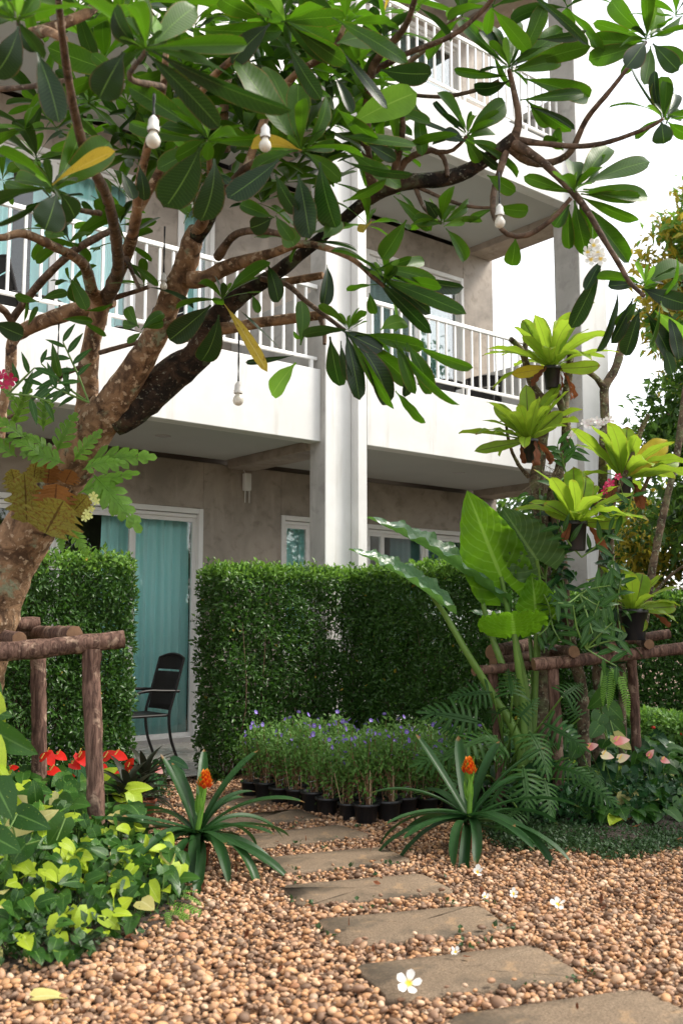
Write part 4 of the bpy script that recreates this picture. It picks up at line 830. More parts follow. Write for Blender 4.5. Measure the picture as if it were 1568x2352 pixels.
# denser inner rosettes behind the big leaves
def rosette(x, y, Y, n, ax=(0, 0, 1), L=.3, e0=-.2, e1=1.0, mt='plumeria'):
    p = at(x, y, Y); A = nrm(ax); X_ = nrm(np.cross(A, (.3, 1, .2))); Y_ = np.cross(A, X_); a0 = rng.uniform(0, 6.28)
    for i in range(n):
        a = a0 + i * 2.4; e = e0 + (e1 - e0) * (i + .5) / n; l = L * rng.uniform(.55, 1.15)
        d = (X_ * math.cos(a) + Y_ * math.sin(a)) * math.cos(e) + A * math.sin(e)
        b = p + A * .02 * i / n; add_leaf(b, b + d * l, l * rng.uniform(.20, .30), mt if rng.random() < .7 else ('plumeria_yellow' if rng.random() < .05 else 'plumeria_dark'), A * .8 + np.array([0, 0, .6]) + rng.normal(0, .2, 3), rng.uniform(-.3, .3))
for r_ in [(610, 60, 4.2, 10, (.3, -.2, 1)), (790, 60, 4.3, 10, (.3, 0, 1)), (700, 120, 4.6, 9, (0, -.3, 1)), (560, 150, 4.9, 9, (-.2, 0, 1)), (450, 60, 4.6, 9, (-.2, 0, 1)), (820, 200, 4.7, 9, (.4, 0, 1)), (640, 250, 5.2, 9, (0, -.2, 1)),
           (760, 290, 5.0, 9, (.3, -.2, 1)), (860, 340, 5.1, 8, (.3, 0, 1)), (560, 300, 5.1, 8, (0, 0, 1)), (400, 250, 4.9, 8, (-.3, 0, 1)), (280, 40, 4.5, 9, (-.1, -.2, 1)), (180, 20, 4.2, 8, (0, 0, 1)), (880, 90, 4.6, 9, (.4, 0, 1)), (960, 20, 4.4, 8, (.2, 0, 1)),
           (1130, 20, 4.6, 8, (.2, 0, 1)), (420, 150, 4.7, 8, (0, 0, 1)), (520, 30, 4.7, 9, (0, 0, 1)), (760, 420, 5.2, 8, (.2, -.3, .8)), (840, 520, 5.2, 7, (.3, -.2, .6)), (660, 420, 5.2, 8, (0, -.3, .8)), (250, 350, 5.0, 7, (-.2, 0, 1)), (290, 560, 5.3, 6, (0, 0, 1)), (330, 660, 5.4, 6, (.2, 0, 1)),
           (880, 640, 5.1, 8, (.6, -.2, .3)), (60, 300, 4.6, 7, (-.3, 0, 1)), (160, 560, 5.2, 6, (0, 0, 1)), (640, 10, 4.9, 8, (0, 0, 1)), (1060, 40, 4.8, 7, (0, 0, 1)), (1300, 20, 4.8, 7, (.2, 0, 1)), (1550, 40, 4.8, 7, (.2, 0, 1)), (60, 10, 3.6, 7, (0, 0, 1)), (340, 10, 3.7, 8, (0, 0, 1)), (700, 560, 5.3, 6, (0, -.2, .6)),
           (130, 300, 5.2, 7, (0, 0, 1)), (480, 430, 5.3, 8, (0, 0, 1)), (600, 470, 5.2, 7, (0, -.2, .8)), (1510, 690, 5.0, 7, (.2, 0, -.4)), (730, 20, 5.0, 8, (0, 0, 1)), (820, 130, 5.2, 8, (.2, 0, 1)), (390, 400, 5.2, 7, (0, 0, 1)), (560, 60, 5.3, 9, (0, 0, 1)), (480, 150, 5.3, 8, (0, 0, 1)), (680, 330, 5.3, 8, (0, 0, 1)), (760, 180, 5.3, 8, (0, 0, 1))]:
    rosette(*r_)
for _ in range(46):
    rosette(rng.uniform(60, 930), rng.uniform(-20, 400), rng.uniform(4.7, 5.6), 8, (rng.normal(0, .3), rng.normal(0, .2), 1))
for _ in range(40):
    rosette(rng.uniform(330, 930), rng.uniform(120, 480), rng.uniform(5.0, 5.7), 8, (rng.normal(0, .4), rng.normal(0, .3), 1), rng.uniform(.18, .27))
for _ in range(12):
    rosette(rng.uniform(-10, 330), rng.uniform(230, 700), rng.uniform(5.2, 5.8), 6, (rng.normal(0, .4), rng.normal(0, .3), 1), rng.uniform(.16, .24))
for (x, y, Y) in [(335, 115, 2.9), (120, 435, 3.6), (478, 322, 4.1), (692, 346, 4.1), (1168, 158, 4.85), (1072, 312, 4.9), (1318, 442, 4.85), (1484, 92, 4.8), (1522, 275, 4.75), (1013, 513, 4.95), (510, 690, 5.2), (880, 655, 5.0), (800, 760, 5.0), (40, 48, 2.9), (655, 50, 3.9), (1480, 660, 4.95)]:
    rosette(x, y, Y, 5, (0, -.2, 1), .13, .5, 1.3, 'plumeria_light'); rosette(x, y, Y, 5, (0, 0, 1), .26, -.1, .8)
LEAVES.sort(key=lambda e: -e[4])
for (R_, b, k, mt, s_) in LEAVES[:298]: mpart('leaf', plume_me(k, mt), tree, R_, b - TB)
for mt in ('plumeria', 'plumeria_dark', 'plumeria_light'):
    g = G()
    for (R_, b, k, m_, s_) in LEAVES[298:]:
        if m_ == mt or (mt == 'plumeria' and m_ not in ('plumeria_dark', 'plumeria_light')): g.inst(PL_TP[k], R_[None], (b - TB)[None], np.array([rng.random()]))
    if g.V: part('small_leaves', g, mt, tree, True, kind='stuff')

# ------------------------------------------------------------------ shared plant helpers
def sag(tpl, amt):
    V, Q, UV = tpl; V = V.copy(); s = np.abs(UV[:, 0] * 2 - 1); V[:, 1] -= amt * s * (1 - UV[:, 1]) ** 2; return V, Q, UV
def variants(name, mt, n, fn):
    out = []
    for _ in range(n):
        t = fn(); out.append((t, G().add(t[0], t[1], t[2], rng.random()).mesh(name, mt)))
    return out
def stalk(t, p0, p1, r, mt, base, sagz=.0, name='stalk', r1=None, mid=None):
    p0, p1 = np.asarray(p0, float), np.asarray(p1, float); m = (p0 + p1) / 2 + np.array([0, 0, sagz]) if mid is None else mid
    g = G(); tube(g, [p0 - base, m - base, p1 - base], [r, r * .9, r * .7 if r1 is None else r1], 6, .08); return part(name, g, mt, t)
def leaf_on(t, base, b, tip, width, var, facing=None, roll=0.0, name='leaf', unitw=.5, bend=1.0):
    d = tip - b; L = np.linalg.norm(d); fc = np.array([0, 0, H]) - b if facing is None else np.asarray(facing, float)
    k = int(rng.integers(0, len(var))); R_ = frame(d, fc, roll) * np.array([width / unitw, L, L * bend])[None, :]
    return mpart(name, var[k][1], t, R_, b - base)
def pix(Y): return Y / F
CAMP = np.array([0, 0, H])

# ------------------------------------------------------------------ log frames
def log(t, base, pts, name='log'):
    g = G(); tube(g, [at(*p[:3]) - base for p in pts], [p[3] / 2 * p[2] / F for p in pts], 12, .045, .07, 0, 1, .035); return part(name, g, ['log_bark', 'log_end'], t)
rng = np.random.default_rng(41)
b0 = gr(222, 1955); b0[2] = 0
t = thing('log_frame', 'rough log frame propping the old frangipani beside the red anthuriums', 'log frame', tuple(b0))
log(t, b0, [(212, 1490, 5.95, 43), (210, 1560, 5.95, 40), (216, 1700, 5.92, 40), (221, 1850, 5.9, 39), (224, 1985, 5.85, 38)], 'post')
log(t, b0, [(88, 1495, 7.0, 35), (90, 1650, 7.0, 34), (91, 1900, 7.0, 34)], 'post')
log(t, b0, [(-90, 1506, 5.75, 44), (90, 1490, 5.85, 43), (180, 1480, 5.92, 42), (286, 1468, 6.0, 39)])
log(t, b0, [(-90, 1438, 6.6, 36), (20, 1434, 6.7, 33), (90, 1433, 6.8, 32)])
log(t, b0, [(172, 1456, 5.95, 38), (110, 1455, 6.5, 34), (60, 1452, 7.1, 32)])
log(t, b0, [(45, 1468, 5.85, 32), (10, 1462, 6.4, 30), (-20, 1458, 7.0, 28)])
b1 = gr(1283, 1865); b1[2] = 0
t = thing('log_frame', 'rough log frame standing round the stems hung with potted nest ferns', 'log frame', tuple(b1))
log(t, b1, [(1268, 1533, 7.2, 26), (1274, 1620, 7.2, 25), (1280, 1740, 7.2, 26), (1284, 1880, 7.2, 27)], 'post')
log(t, b1, [(1130, 1545, 7.35, 22), (1138, 1620, 7.35, 22), (1146, 1740, 7.35, 22), (1150, 1870, 7.35, 22)], 'post')
log(t, b1, [(1448, 1505, 8.0, 23), (1456, 1620, 8.0, 22), (1466, 1840, 8.0, 22)], 'post')
log(t, b1, [(1224, 1526, 7.15, 30), (1310, 1518, 7.2, 29), (1420, 1506, 7.3, 28), (1520, 1494, 7.4, 28), (1660, 1478, 7.5, 28)])
log(t, b1, [(1088, 1541, 7.15, 22), (1160, 1534, 7.3, 22), (1240, 1527, 7.5, 20)])
log(t, b1, [(1128, 1499, 7.5, 36), (1180, 1490, 7.7, 34), (1240, 1478, 8.0, 32)])
log(t, b1, [(1132, 1522, 7.45, 26), (1220, 1508, 7.7, 26), (1300, 1495, 7.9, 24)])
log(t, b1, [(1318, 1497, 7.1, 26), (1285, 1494, 7.6, 24), (1258, 1490, 8.1, 22)])
log(t, b1, [(1404, 1488, 7.2, 22), (1390, 1486, 7.7, 22), (1376, 1484, 8.2, 20)])
log(t, b1, [(1490, 1480, 7.25, 22), (1480, 1478, 7.7, 22), (1470, 1476, 8.2, 20)])
log(t, b1, [(1395, 1476, 8.3, 22), (1470, 1466, 8.3, 22), (1537, 1456, 8.3, 22)])

# ------------------------------------------------------------------ the stems on the right
b2 = at(1290, 1500, 7.5); b2[2] = 0
rt = thing('pruned_tree', 'pruned grey tree of several lichen covered stems carrying the potted ferns', 'tree', tuple(b2))
for pts in [[(1236, 1830, 7.5, 44), (1240, 1600, 7.5, 40), (1243, 1477, 7.5, 34), (1249, 1348, 7.5, 31), (1246, 1219, 7.5, 31), (1232, 1120, 7.5, 33), (1238, 1050, 7.5, 30), (1250, 960, 7.5, 26), (1252, 918, 7.5, 25)],
            [(1250, 925, 7.5, 24), (1225, 890, 7.5, 20), (1212, 855, 7.5, 17), (1200, 811, 7.48, 16), (1186, 792, 7.45, 14), (1172, 779, 7.4, 13)],
            [(1203, 818, 7.48, 15), (1206, 790, 7.5, 14), (1210, 770, 7.5, 12)],
            [(1342, 1830, 7.6, 30), (1336, 1600, 7.6, 27), (1310, 1480, 7.55, 26), (1294, 1364, 7.5, 26), (1284, 1251, 7.5, 26), (1266, 1155, 7.5, 27), (1284, 1079, 7.5, 25), (1300, 999, 7.5, 22), (1295, 940, 7.5, 21), (1304, 870, 7.5, 18), (1311, 800, 7.5, 15)],
            [(1292, 940, 7.5, 20), (1278, 905, 7.45, 16), (1264, 880, 7.4, 13)],
            [(1375, 1830, 7.9, 30), (1373, 1600, 7.9, 27), (1376, 1400, 7.9, 24), (1386, 1250, 7.8, 22), (1383, 1120, 7.8, 22), (1384, 1047, 7.8, 21), (1388, 950, 7.8, 21), (1388, 890, 7.8, 22), (1412, 847, 7.8, 20), (1426, 795, 7.8, 19), (1428, 770, 7.8, 17)],
            [(1390, 895, 7.8, 18), (1368, 868, 7.75, 14), (1342, 850, 7.7, 11)],
            [(1430, 1840, 7.8, 18), (1428, 1600, 7.75, 17), (1424, 1440, 7.7, 16), (1412, 1330, 7.65, 15), (1402, 1270, 7.6, 14), (1406, 1160, 7.5, 13), (1442, 1070, 7.4, 12), (1470, 990, 7.35, 11), (1488, 953, 7.3, 10)],
            [(1472, 1135, 7.6, 10), (1485, 1105, 7.6, 9), (1498, 1074, 7.6, 8)],
            [(1480, 1430, 8.2, 16), (1500, 1290, 8.2, 17), (1523, 1176, 8.2, 17), (1546, 1079, 8.2, 16), (1560, 999, 8.2, 16), (1575, 880, 8.2, 15)],
            [(1190, 1068, 7.45, 9), (1176, 1040, 7.4, 8), (1166, 1005, 7.35, 7), (1160, 960, 7.3, 6)], [(1214, 1095, 7.5, 12), (1200, 1080, 7.47, 10), (1188, 1065, 7.45, 9)],
            [(1470, 1400, 8.2, 8), (1530, 1330, 8.1, 7), (1568, 1300, 8.0, 6)]]:
    g = G(); tube(g, [at(*p[:3]) - b2 for p in pts], [p[3] / 2 * p[2] / F for p in pts], 10, .045, .08, lump=.04); part('stem', g, 'bark_lichen', rt)
# hanging root tangle
g = G(); c = at(1262, 1105, 7.35)
for i in range(90):
    p = c + rng.normal(0, .05, 3) * [1, .6, .8]; q = p + rng.normal(0, .07, 3) + [0, 0, -.03]; tube(g, [p - b2, (p + q) / 2 - b2 + rng.normal(0, .02, 3), q - b2], [.0022, .002, .001], 3, .2, cap=False)
part('root_tangle', g, 'roots', rt, kind='stuff')

# ------------------------------------------------------------------ nest ferns in pots
rng = np.random.default_rng(51)
NEST = variants('frond', 'nest_fern', 7, lambda: leaf(1, .26, 'nest', rng.uniform(.3, 1.1), rng.uniform(.15, .35), rng.uniform(.03, .08), rng.uniform(3, 5), 16, 4, twist=rng.uniform(-.4, .4), sway=rng.uniform(-.08, .08)))
NESTY = variants('frond', 'nest_yellow', 2, lambda: leaf(1, .26, 'nest', rng.uniform(.3, .8), .2, .06, 4, 16, 4, twist=.3))
DEAD = variants('dead_frond', 'dead_frond', 4, lambda: leaf(1, .3, 'nest', rng.uniform(.5, 1.6), .5, .16, rng.uniform(3, 6), 14, 4, twist=rng.uniform(-1.2, 1.2)))
POT_PROF = [(.0, .001), (.74, .0), (.78, .03), (.98, 1.0), (1.06, 1.0), (1.06, .9), (1.08, .92), (1.09, 1.04), (1.0, 1.05), (.95, .92), (.0, .9)]
def pot(t, base, p, r, h, mt='black_plastic'):
    g = G(); lathe(g, [(a * r, z * h) for a, z in POT_PROF], 20, p - base); return part('pot', g, mt, t)
def nest(x, y, Y, n, L, label, r=.07, h=.14, yellow=(), dead=3, lean=(0, 0, 1), emin=.3, emax=1.35, tiltpot=0, extra=()):
    c = at(x, y, Y); base = c - [0, 0, h]; t = thing('nest_fern', label, 'fern', tuple(base), 0, 'nest ferns tied to the stems')
    pot(t, base, base, r, h); A = nrm(lean); X_ = nrm(np.cross(A, (.2, 1, .1))); Y_ = np.cross(A, X_); a0 = rng.uniform(0, 6)
    for i in range(n):
        a = a0 + i * 2.4; f = (i + .5) / n; e = emin + (emax - emin) * f ** .9; l = L * rng.uniform(.75, 1.15) * (1 - .18 * (f > .85))
        d = (X_ * math.cos(a) + Y_ * math.sin(a)) * math.cos(e) + A * math.sin(e); b = c + (X_ * math.cos(a) + Y_ * math.sin(a)) * .02
        v = NESTY if i in yellow else NEST
        leaf_on(t, base, b, b + d * l, l * rng.uniform(.2, .27), v, A + d * -.2, rng.uniform(-.25, .25), 'frond', .26)
    for (dx, dy, w_, vv) in extra:
        b = c.copy(); tp = at(x + dx, y + dy, Y - .12); leaf_on(t, base, b, tp, w_ * Y / F, vv, None, rng.uniform(-.2, .2), 'frond', .26)
    for i in range(dead):
        a = rng.uniform(3.6, 6.0) if i % 2 else rng.uniform(-.3, .5); d = np.array([math.cos(a) * .6, math.sin(a) * .6, -.75]) + rng.normal(0, .15, 3); b = c + np.array([math.cos(a), math.sin(a), 0]) * r * .9
        l = L * rng.uniform(.4, .65); leaf_on(t, base, b, b + nrm(d) * l, l * .3, DEAD, np.array([math.cos(a), math.sin(a), .3]), rng.uniform(-.6, .6), 'dead_frond', .3, .5)
    return t
nest(1266, 845, 7.3, 24, .50, 'yellow green nest fern in the topmost black pot, above the others', .065, .16, dead=4, extra=[(-78, -125, 40, NEST), (-20, -140, 36, NEST), (48, -142, 40, NEST), (118, 5, 34, NEST), (-82, 10, 30, NESTY)])
nest(1213, 1012, 7.2, 25, .46, 'nest fern with black midribs in a pot below the topmost one', .065, .16, lean=(-.2, -.15, 1), dead=4, extra=[(-118, 22, 28, NEST), (-5, -130, 42, NEST), (-75, -95, 34, NEST), (78, -68, 38, NEST)])
nest(1322, 1200, 7.0, 20, .46, 'nest fern beside the crimson orchid, in a black pot', .075, .20, lean=(.12, -.3, 1), dead=2, extra=[(-8, -145, 50, NEST), (40, -120, 45, NEST), (130, 5, 40, NEST), (-60, -45, 42, NEST)])
nest(1428, 1100, 7.5, 17, .50, 'large nest fern with one bright yellow frond', .07, .17, lean=(.35, .1, 1), dead=5, emin=.4, extra=[(112, -95, 55, NESTY), (140, -55, 50, NEST), (-25, -125, 52, NEST), (15, -130, 50, NEST)])
nest(1452, 1402, 7.45, 15, .42, 'nest fern in the black pot resting on the log frame', .105, .22, lean=(.1, -.25, 1), dead=1, emin=.3, extra=[(10, 48, 60, NEST), (-25, -90, 52, NEST), (32, -85, 50, NEST), (118, -15, 36, NEST)])

# ------------------------------------------------------------------ elephant-ear
rng = np.random.default_rng(61)
b3 = gr(1205, 1815); b3[2] = 0
al = thing('elephant_ear', 'tall elephant ear plant with huge bright green ribbed leaves', 'plant', tuple(b3))
def big(mt, **k):
    tp = sag(leaf(1, 1, 'heart', k.get('bend', .3), k.get('fold', .08), k.get('wave', .018), 5.5, 44, 12, lobes=9, lobed=.03, rib=k.get('rib', .02)), .30)
    return [(tp, G().add(tp[0], tp[1], tp[2], .3).mesh('leaf', mt))]
for (bx, by, bY, tx_, ty_, tY, w_, mt, fc, kw) in [
    (1150, 1325, 7.2, 1073, 1130, 6.95, 152, 'alocasia', None, dict(bend=.15)), (1232, 1285, 7.12, 1152, 1168, 7.05, 135, 'alocasia_dark', (-.5, -1, .2), dict(bend=.2)),
    (1100, 1345, 7.25, 868, 1158, 6.9, 100, 'alocasia_gloss', (.15, -.5, 1), dict(bend=.25, fold=.22, wave=.016)), (992, 1372, 7.0, 822, 1235, 6.75, 95, 'alocasia_gloss', (.15, -.5, 1), dict(bend=.3, fold=.22, wave=.016)),
    (1180, 1458, 7.1, 1174, 1398, 6.6, 160, 'alocasia', (0, .6, 1), dict(bend=.1, fold=.3, rib=.03)), (1215, 1450, 7.6, 1090, 1380, 7.5, 70, 'alocasia_gloss', (.1, -.6, 1), dict(bend=.4)), (1230, 1420, 7.3, 1225, 1320, 7.1, 110, 'alocasia', (.1, -1, .3), dict(bend=.2))]:
    v = big(mt, **kw); bp = at(bx, by, bY); leaf_on(al, b3, bp, at(tx_, ty_, tY), w_ * bY / F, v, fc, 0, 'leaf', 1.0)
for pts in [[(1205, 1815, 7.3, 26), (1185, 1690, 7.25, 22), (1130, 1595, 7.2, 19), (1075, 1505, 7.1, 16), (1020, 1410, 7.05, 13), (990, 1368, 7.0, 10)], [(1205, 1815, 7.35, 26), (1195, 1640, 7.35, 20), (1150, 1520, 7.3, 16), (1125, 1450, 7.3, 14), (1098, 1345, 7.25, 10)],
            [(1210, 1815, 7.35, 26), (1210, 1620, 7.35, 18), (1190, 1500, 7.3, 14), (1165, 1400, 7.25, 13), (1150, 1325, 7.2, 10)], [(1212, 1815, 7.4, 24), (1225, 1600, 7.45, 16), (1240, 1400, 7.3, 12), (1232, 1285, 7.12, 9)],
            [(1205, 1815, 7.3, 22), (1200, 1620, 7.25, 17), (1188, 1530, 7.15, 14), (1180, 1455, 7.1, 11)], [(1208, 1815, 7.4, 22), (1225, 1600, 7.5, 14), (1215, 1450, 7.6, 9)], [(1212, 1815, 7.4, 22), (1228, 1600, 7.4, 14), (1230, 1420, 7.3, 9)]]:
    g = G(); tube(g, [at(*p[:3]) - b3 for p in pts], [p[3] / 2 * p[2] / F for p in pts], 9, .06, .02); part('petiole', g, 'petiole_green', al)

# ------------------------------------------------------------------ split-leaf philodendron
rng = np.random.default_rng(71)
PHI = []
for k in range(4):
    gph = pinnate(1, 8, lambda t: .50 * (1 - .62 * t) + .05, lambda t: .085 * (1 - .3 * t), 2.0, .4, rng.uniform(.2, .7), rng.uniform(.4, .9), 'strap', .014, .13, 5)
    PHI.append(gph.mesh('leaf', 'philodendron'))
b4 = gr(1150, 1850); b4[2] = 0
ph = thing('philodendron', 'split leaf philodendron with deeply cut dark leaves by the log posts', 'plant', tuple(b4))
for (x0, y0, x1, y1, Y, dY) in [(1105, 1660, 1000, 1628, 6.9, -.1), (1085, 1730, 975, 1735, 6.8, -.1), (1140, 1690, 1050, 1700, 6.8, -.15), (1175, 1600, 1168, 1530, 7.0, .1), (1130, 1590, 1050, 1590, 7.0, -.05), (1245, 1660, 1335, 1702, 6.9, -.1), (1215, 1680, 1265, 1740, 6.8, -.15), (1290, 1600, 1345, 1555, 7.0, .05),
                            (1165, 1740, 1140, 1700, 6.75, -.1), (1200, 1760, 1215, 1830, 6.6, -.15), (1270, 1760, 1340, 1770, 6.8, -.1), (1320, 1790, 1405, 1830, 6.8, -.1), (1305, 1740, 1320, 1700, 7.0, 0), (1190, 1650, 1230, 1600, 7.0, 0), (1060, 1690, 1010, 1660, 7.0, 0), (1160, 1800, 1110, 1850, 6.7, -.1), (1250, 1790, 1270, 1860, 6.7, -.12), (1100, 1780, 1040, 1800, 6.75, -.1), (1220, 1720, 1290, 1700, 7.0, .05), (1150, 1640, 1100, 1620, 7.1, .1), (1330, 1650, 1300, 1600, 7.1, 0), (1350, 1760, 1390, 1790, 6.9, -.1), (1190, 1860, 1150, 1880, 6.6, -.1)]:
    bp = at(x0, y0, Y); tp = at(x1, y1, Y + dY * 2); d = tp - bp; L = np.linalg.norm(d) * .98
    R_ = frame(d, CAMP - bp + np.array([rng.normal(0, 2), 0, 3.5 + rng.normal(0, 2)]), rng.uniform(-.4, .4)) * L; mpart('leaf', PHI[int(rng.integers(0, 4))], ph, R_, bp - b4)
    stalk(ph, b4 + rng.normal(0, .05, 3) * [1, 1, 0], bp, .009, 'petiole_green', b4, .08, 'petiole')

# ------------------------------------------------------------------ bromeliads
rng = np.random.default_rng(81)
BRO = variants('leaf', 'bromeliad', 8, lambda: leaf(1, .1, 'strap', rng.uniform(.6, 1.6), .45, 0, 1, 16, 4, twist=rng.uniform(-.5, .5), sway=rng.uniform(-.12, .12)))
BROU = variants('leaf', 'bromeliad', 4, lambda: leaf(1, .1, 'strap', rng.uniform(.15, .6), .45, 0, 1, 14, 4, twist=rng.uniform(-.3, .3), sway=rng.uniform(-.05, .05)))
BROH = variants('bract', 'bromeliad_heart', 3, lambda: leaf(1, .16, 'lance', rng.uniform(.1, .4), .5, 0, 1, 8, 4))
FIRE = variants('bract', 'bract_fire', 3, lambda: leaf(1, .62, 'oval', -.35, .5, 0, 1, 5, 2))
def bromeliad(px, py, Y, label, sx, sy, L=.62, n=30):
    base = at(px, py, Y); base[2] = 0; t = thing('bromeliad', label, 'bromeliad', tuple(base), 0, 'flowering bromeliads beside the path')
    g = G(); lathe(g, [(a * .075, z * .12) for a, z in POT_PROF], 18, (0, 0, .0)); part('pot', g, 'terracotta', t)
    c = base + [0, 0, .15]
    for i in range(n):
        a = i * 2.4 + rng.normal(0, .15); f = i / n; e = .05 + 1.2 * f + rng.normal(0, .06); l = L * rng.uniform(.85, 1.12) * (1 - .15 * f)
        if e > .55 and math.sin(a) < -.1: e = .15 + rng.uniform(0, .25)
        d = np.array([math.cos(a) * math.cos(e), math.sin(a) * math.cos(e), math.sin(e)]); b = c + np.array([math.cos(a), math.sin(a), 0]) * .02 + [0, 0, .06 * f]
        leaf_on(t, base, b, b + d * l, .066 * rng.uniform(.85, 1.1), BROU if f > .72 else BRO, (0, 0, 1), rng.uniform(-.2, .2), 'leaf', .1)
    top = at(sx, sy, Y); st = c + [0, 0, .05]
    g = G(); tube(g, [st - base, (st + top) / 2 - base + [.005, 0, 0], top - base], [.016, .014, .012], 8, .05); part('flower_stem', g, 'bromeliad_heart', t)
    for i in range(9):
        f = i / 9; p = st + (top - st) * (.2 + .7 * f); a = i * 2.4; d = np.array([math.cos(a) * .35, math.sin(a) * .35, 1]); leaf_on(t, base, p, p + nrm(d) * .14, .035, BROH, (math.cos(a), math.sin(a), .2), 0, 'bract', .16)
    axis = nrm(top - st + [0, 0, .2])
    for i in range(46):
        f = i / 45; a = i * 2.4; rr = .038 * (1 - .72 * f); p = top + axis * (-.03 + .078 * f) + np.array([math.cos(a), math.sin(a), 0]) * rr * .5
        d = np.array([math.cos(a), math.sin(a), 0]) * (.55 - .45 * f) + axis; leaf_on(t, base, p, p + nrm(d) * (.054 - .016 * f), .026, FIRE, (math.cos(a), math.sin(a), -.2), 0, 'bract', .62)
    return t
bromeliad(452, 1985, 5.75, 'bromeliad with an orange flower spike on the planting bed side of the path', 470, 1800, .64, 34)
bromeliad(1078, 1945, 6.2, 'bromeliad with an orange flower spike in front of the philodendron', 1076, 1768, .70, 26)

# ------------------------------------------------------------------ potted purple flowers
rng = np.random.default_rng(91)
FLV = []
ptl = leaf(1, .9, 'obov', -.3, .1, nl=4, nw=2)
def flower_mesh(mt, n, petal, r, tilt):
    g = G()
    for i in range(n):
        a = i * 6.283 / n; d = np.array([math.cos(a), math.sin(a), tilt]); R_ = frame(d, (0, 0, 1)) * r; g.add(petal[0] @ R_.T, petal[1], petal[2], rng.random())
    return g.mesh('flower', mt)
purple = flower_mesh('petal_purple', 5, ptl, .018, .2)
sl2 = small_leaf(1, .55, .15, .2)
POTR, POTH = .082, .125
def flower_proto():
    t = thing('potted_flower', 'black nursery pot of leggy purple flowers tied to thin stakes', 'potted plant', (0, 0, 0), 0, 'pots of purple flowers set out in rows against the hedge')
    g = G(); lathe(g, [(a * POTR, z * POTH) for a, z in POT_PROF], 18); part('pot', g, 'black_plastic', t)
    gs, gl, pts = G(), G(), []
    for i in range(8):
        a = rng.uniform(0, 6.28); r0 = rng.uniform(0, .04); p0 = np.array([r0 * math.cos(a), r0 * math.sin(a), .1]); h_ = rng.uniform(.27, .46); p2 = p0 + np.array([rng.normal(0, .07), rng.normal(0, .07), h_]); p1 = (p0 + p2) / 2 + rng.normal(0, .025, 3)
        tube(gs, [p0, p1, p2], [.003, .0026, .0018], 4, .12, cap=False)
        n = 54; f = rng.beta(3.0, 1.1, n); P = np.where(f[:, None] < .5, p0 + (p1 - p0) * f[:, None] * 2, p1 + (p2 - p1) * (f[:, None] * 2 - 1)) + rng.normal(0, .036, (n, 3)) * [1, 1, .7]
        Rm = rand_frames(n, np.array([0, -.2, .3]), .8, .2) * (rng.uniform(.026, .05, n))[:, None, None]; gl.inst(sl2, Rm, P, rng.random(n)); pts.append(p2)
        n = 7; f = rng.uniform(.05, .5, n); P = p0 + (p1 - p0) * f[:, None] * 2 + rng.normal(0, .02, (n, 3)); Rm = rand_frames(n, np.array([0, 0, -.6]), .8, -.3) * rng.uniform(.018, .03, n)[:, None, None]; gs.inst(sl2, Rm, P, np.zeros(n))
    part('stems', gs, 'dry_stem', t, kind='stuff'); part('foliage', gl, 'flower_foliage', t, False, kind='stuff')
    for i in range(3):
        p = np.array([rng.uniform(-.05, .05), rng.uniform(-.05, .05), .08]); q = p + np.array([rng.normal(0, .03), rng.normal(0, .03), rng.uniform(.2, .32)]); gk = G(); tube(gk, [p, q], [.003, .0025], 5, 1); part('stake', gk, 'stake', t)
    gk = G(); z = rng.uniform(.16, .24); tube(gk, [(-.02, -.02, z), (.02, -.03, z + .01), (.03, .0, z + .03), (.0, -.03, z - .05)], [.0015] * 4, 4, .05); part('tie', gk, 'tie_silver', t)
    for i in range(int(rng.integers(5, 9))):
        p = pts[int(rng.integers(0, len(pts)))] + np.array([rng.normal(0, .04), rng.normal(0, .04), rng.uniform(-.05, .08)]); R_ = frame(rng.normal(0, 1, 3), np.array([rng.normal(0, .4), -1, .5])) * rng.uniform(.85, 1.25); mpart('flower', purple, t, R_, p)
    return t
protos = [flower_proto() for _ in range(5)]; used = set(); kk = 0
pc = gr(842, 1893)[:2]
for i in range(7):
    for j in range(8):
        if i > 4 and j > 4: continue
        p = pc + DU[:2] * (.205 * i) - DN[:2] * (.20 * j) + rng.normal(0, .018, 2)
        if i > 3 and j == 0 and rng.random() < .3: continue
        k = int(rng.integers(0, 5))
        if k not in used: t = protos[k]; used.add(k)
        else: t = copy_tree(protos[k])
        t['label'] = 'black nursery pot of purple flowers at the foremost corner of the block' if i + j == 0 else ('black nursery pot of purple flowers in the row along the stepping stones' if i == 0 else ('black nursery pot of purple flowers in the row facing the bromeliad' if j == 0 else ('black nursery pot of purple flowers in the row closest to the hedge' if j == 7 else 'black nursery pot of purple flowers inside the block, hemmed in by others')))
        t.location = (p[0], p[1], .004); t.rotation_euler = (0, 0, rng.uniform(-.6, .6) + (0 if rng.random() < .5 else .8)); s_ = rng.uniform(.92, 1.1); t.scale = (s_, s_, s_ * rng.uniform(.92, 1.08))

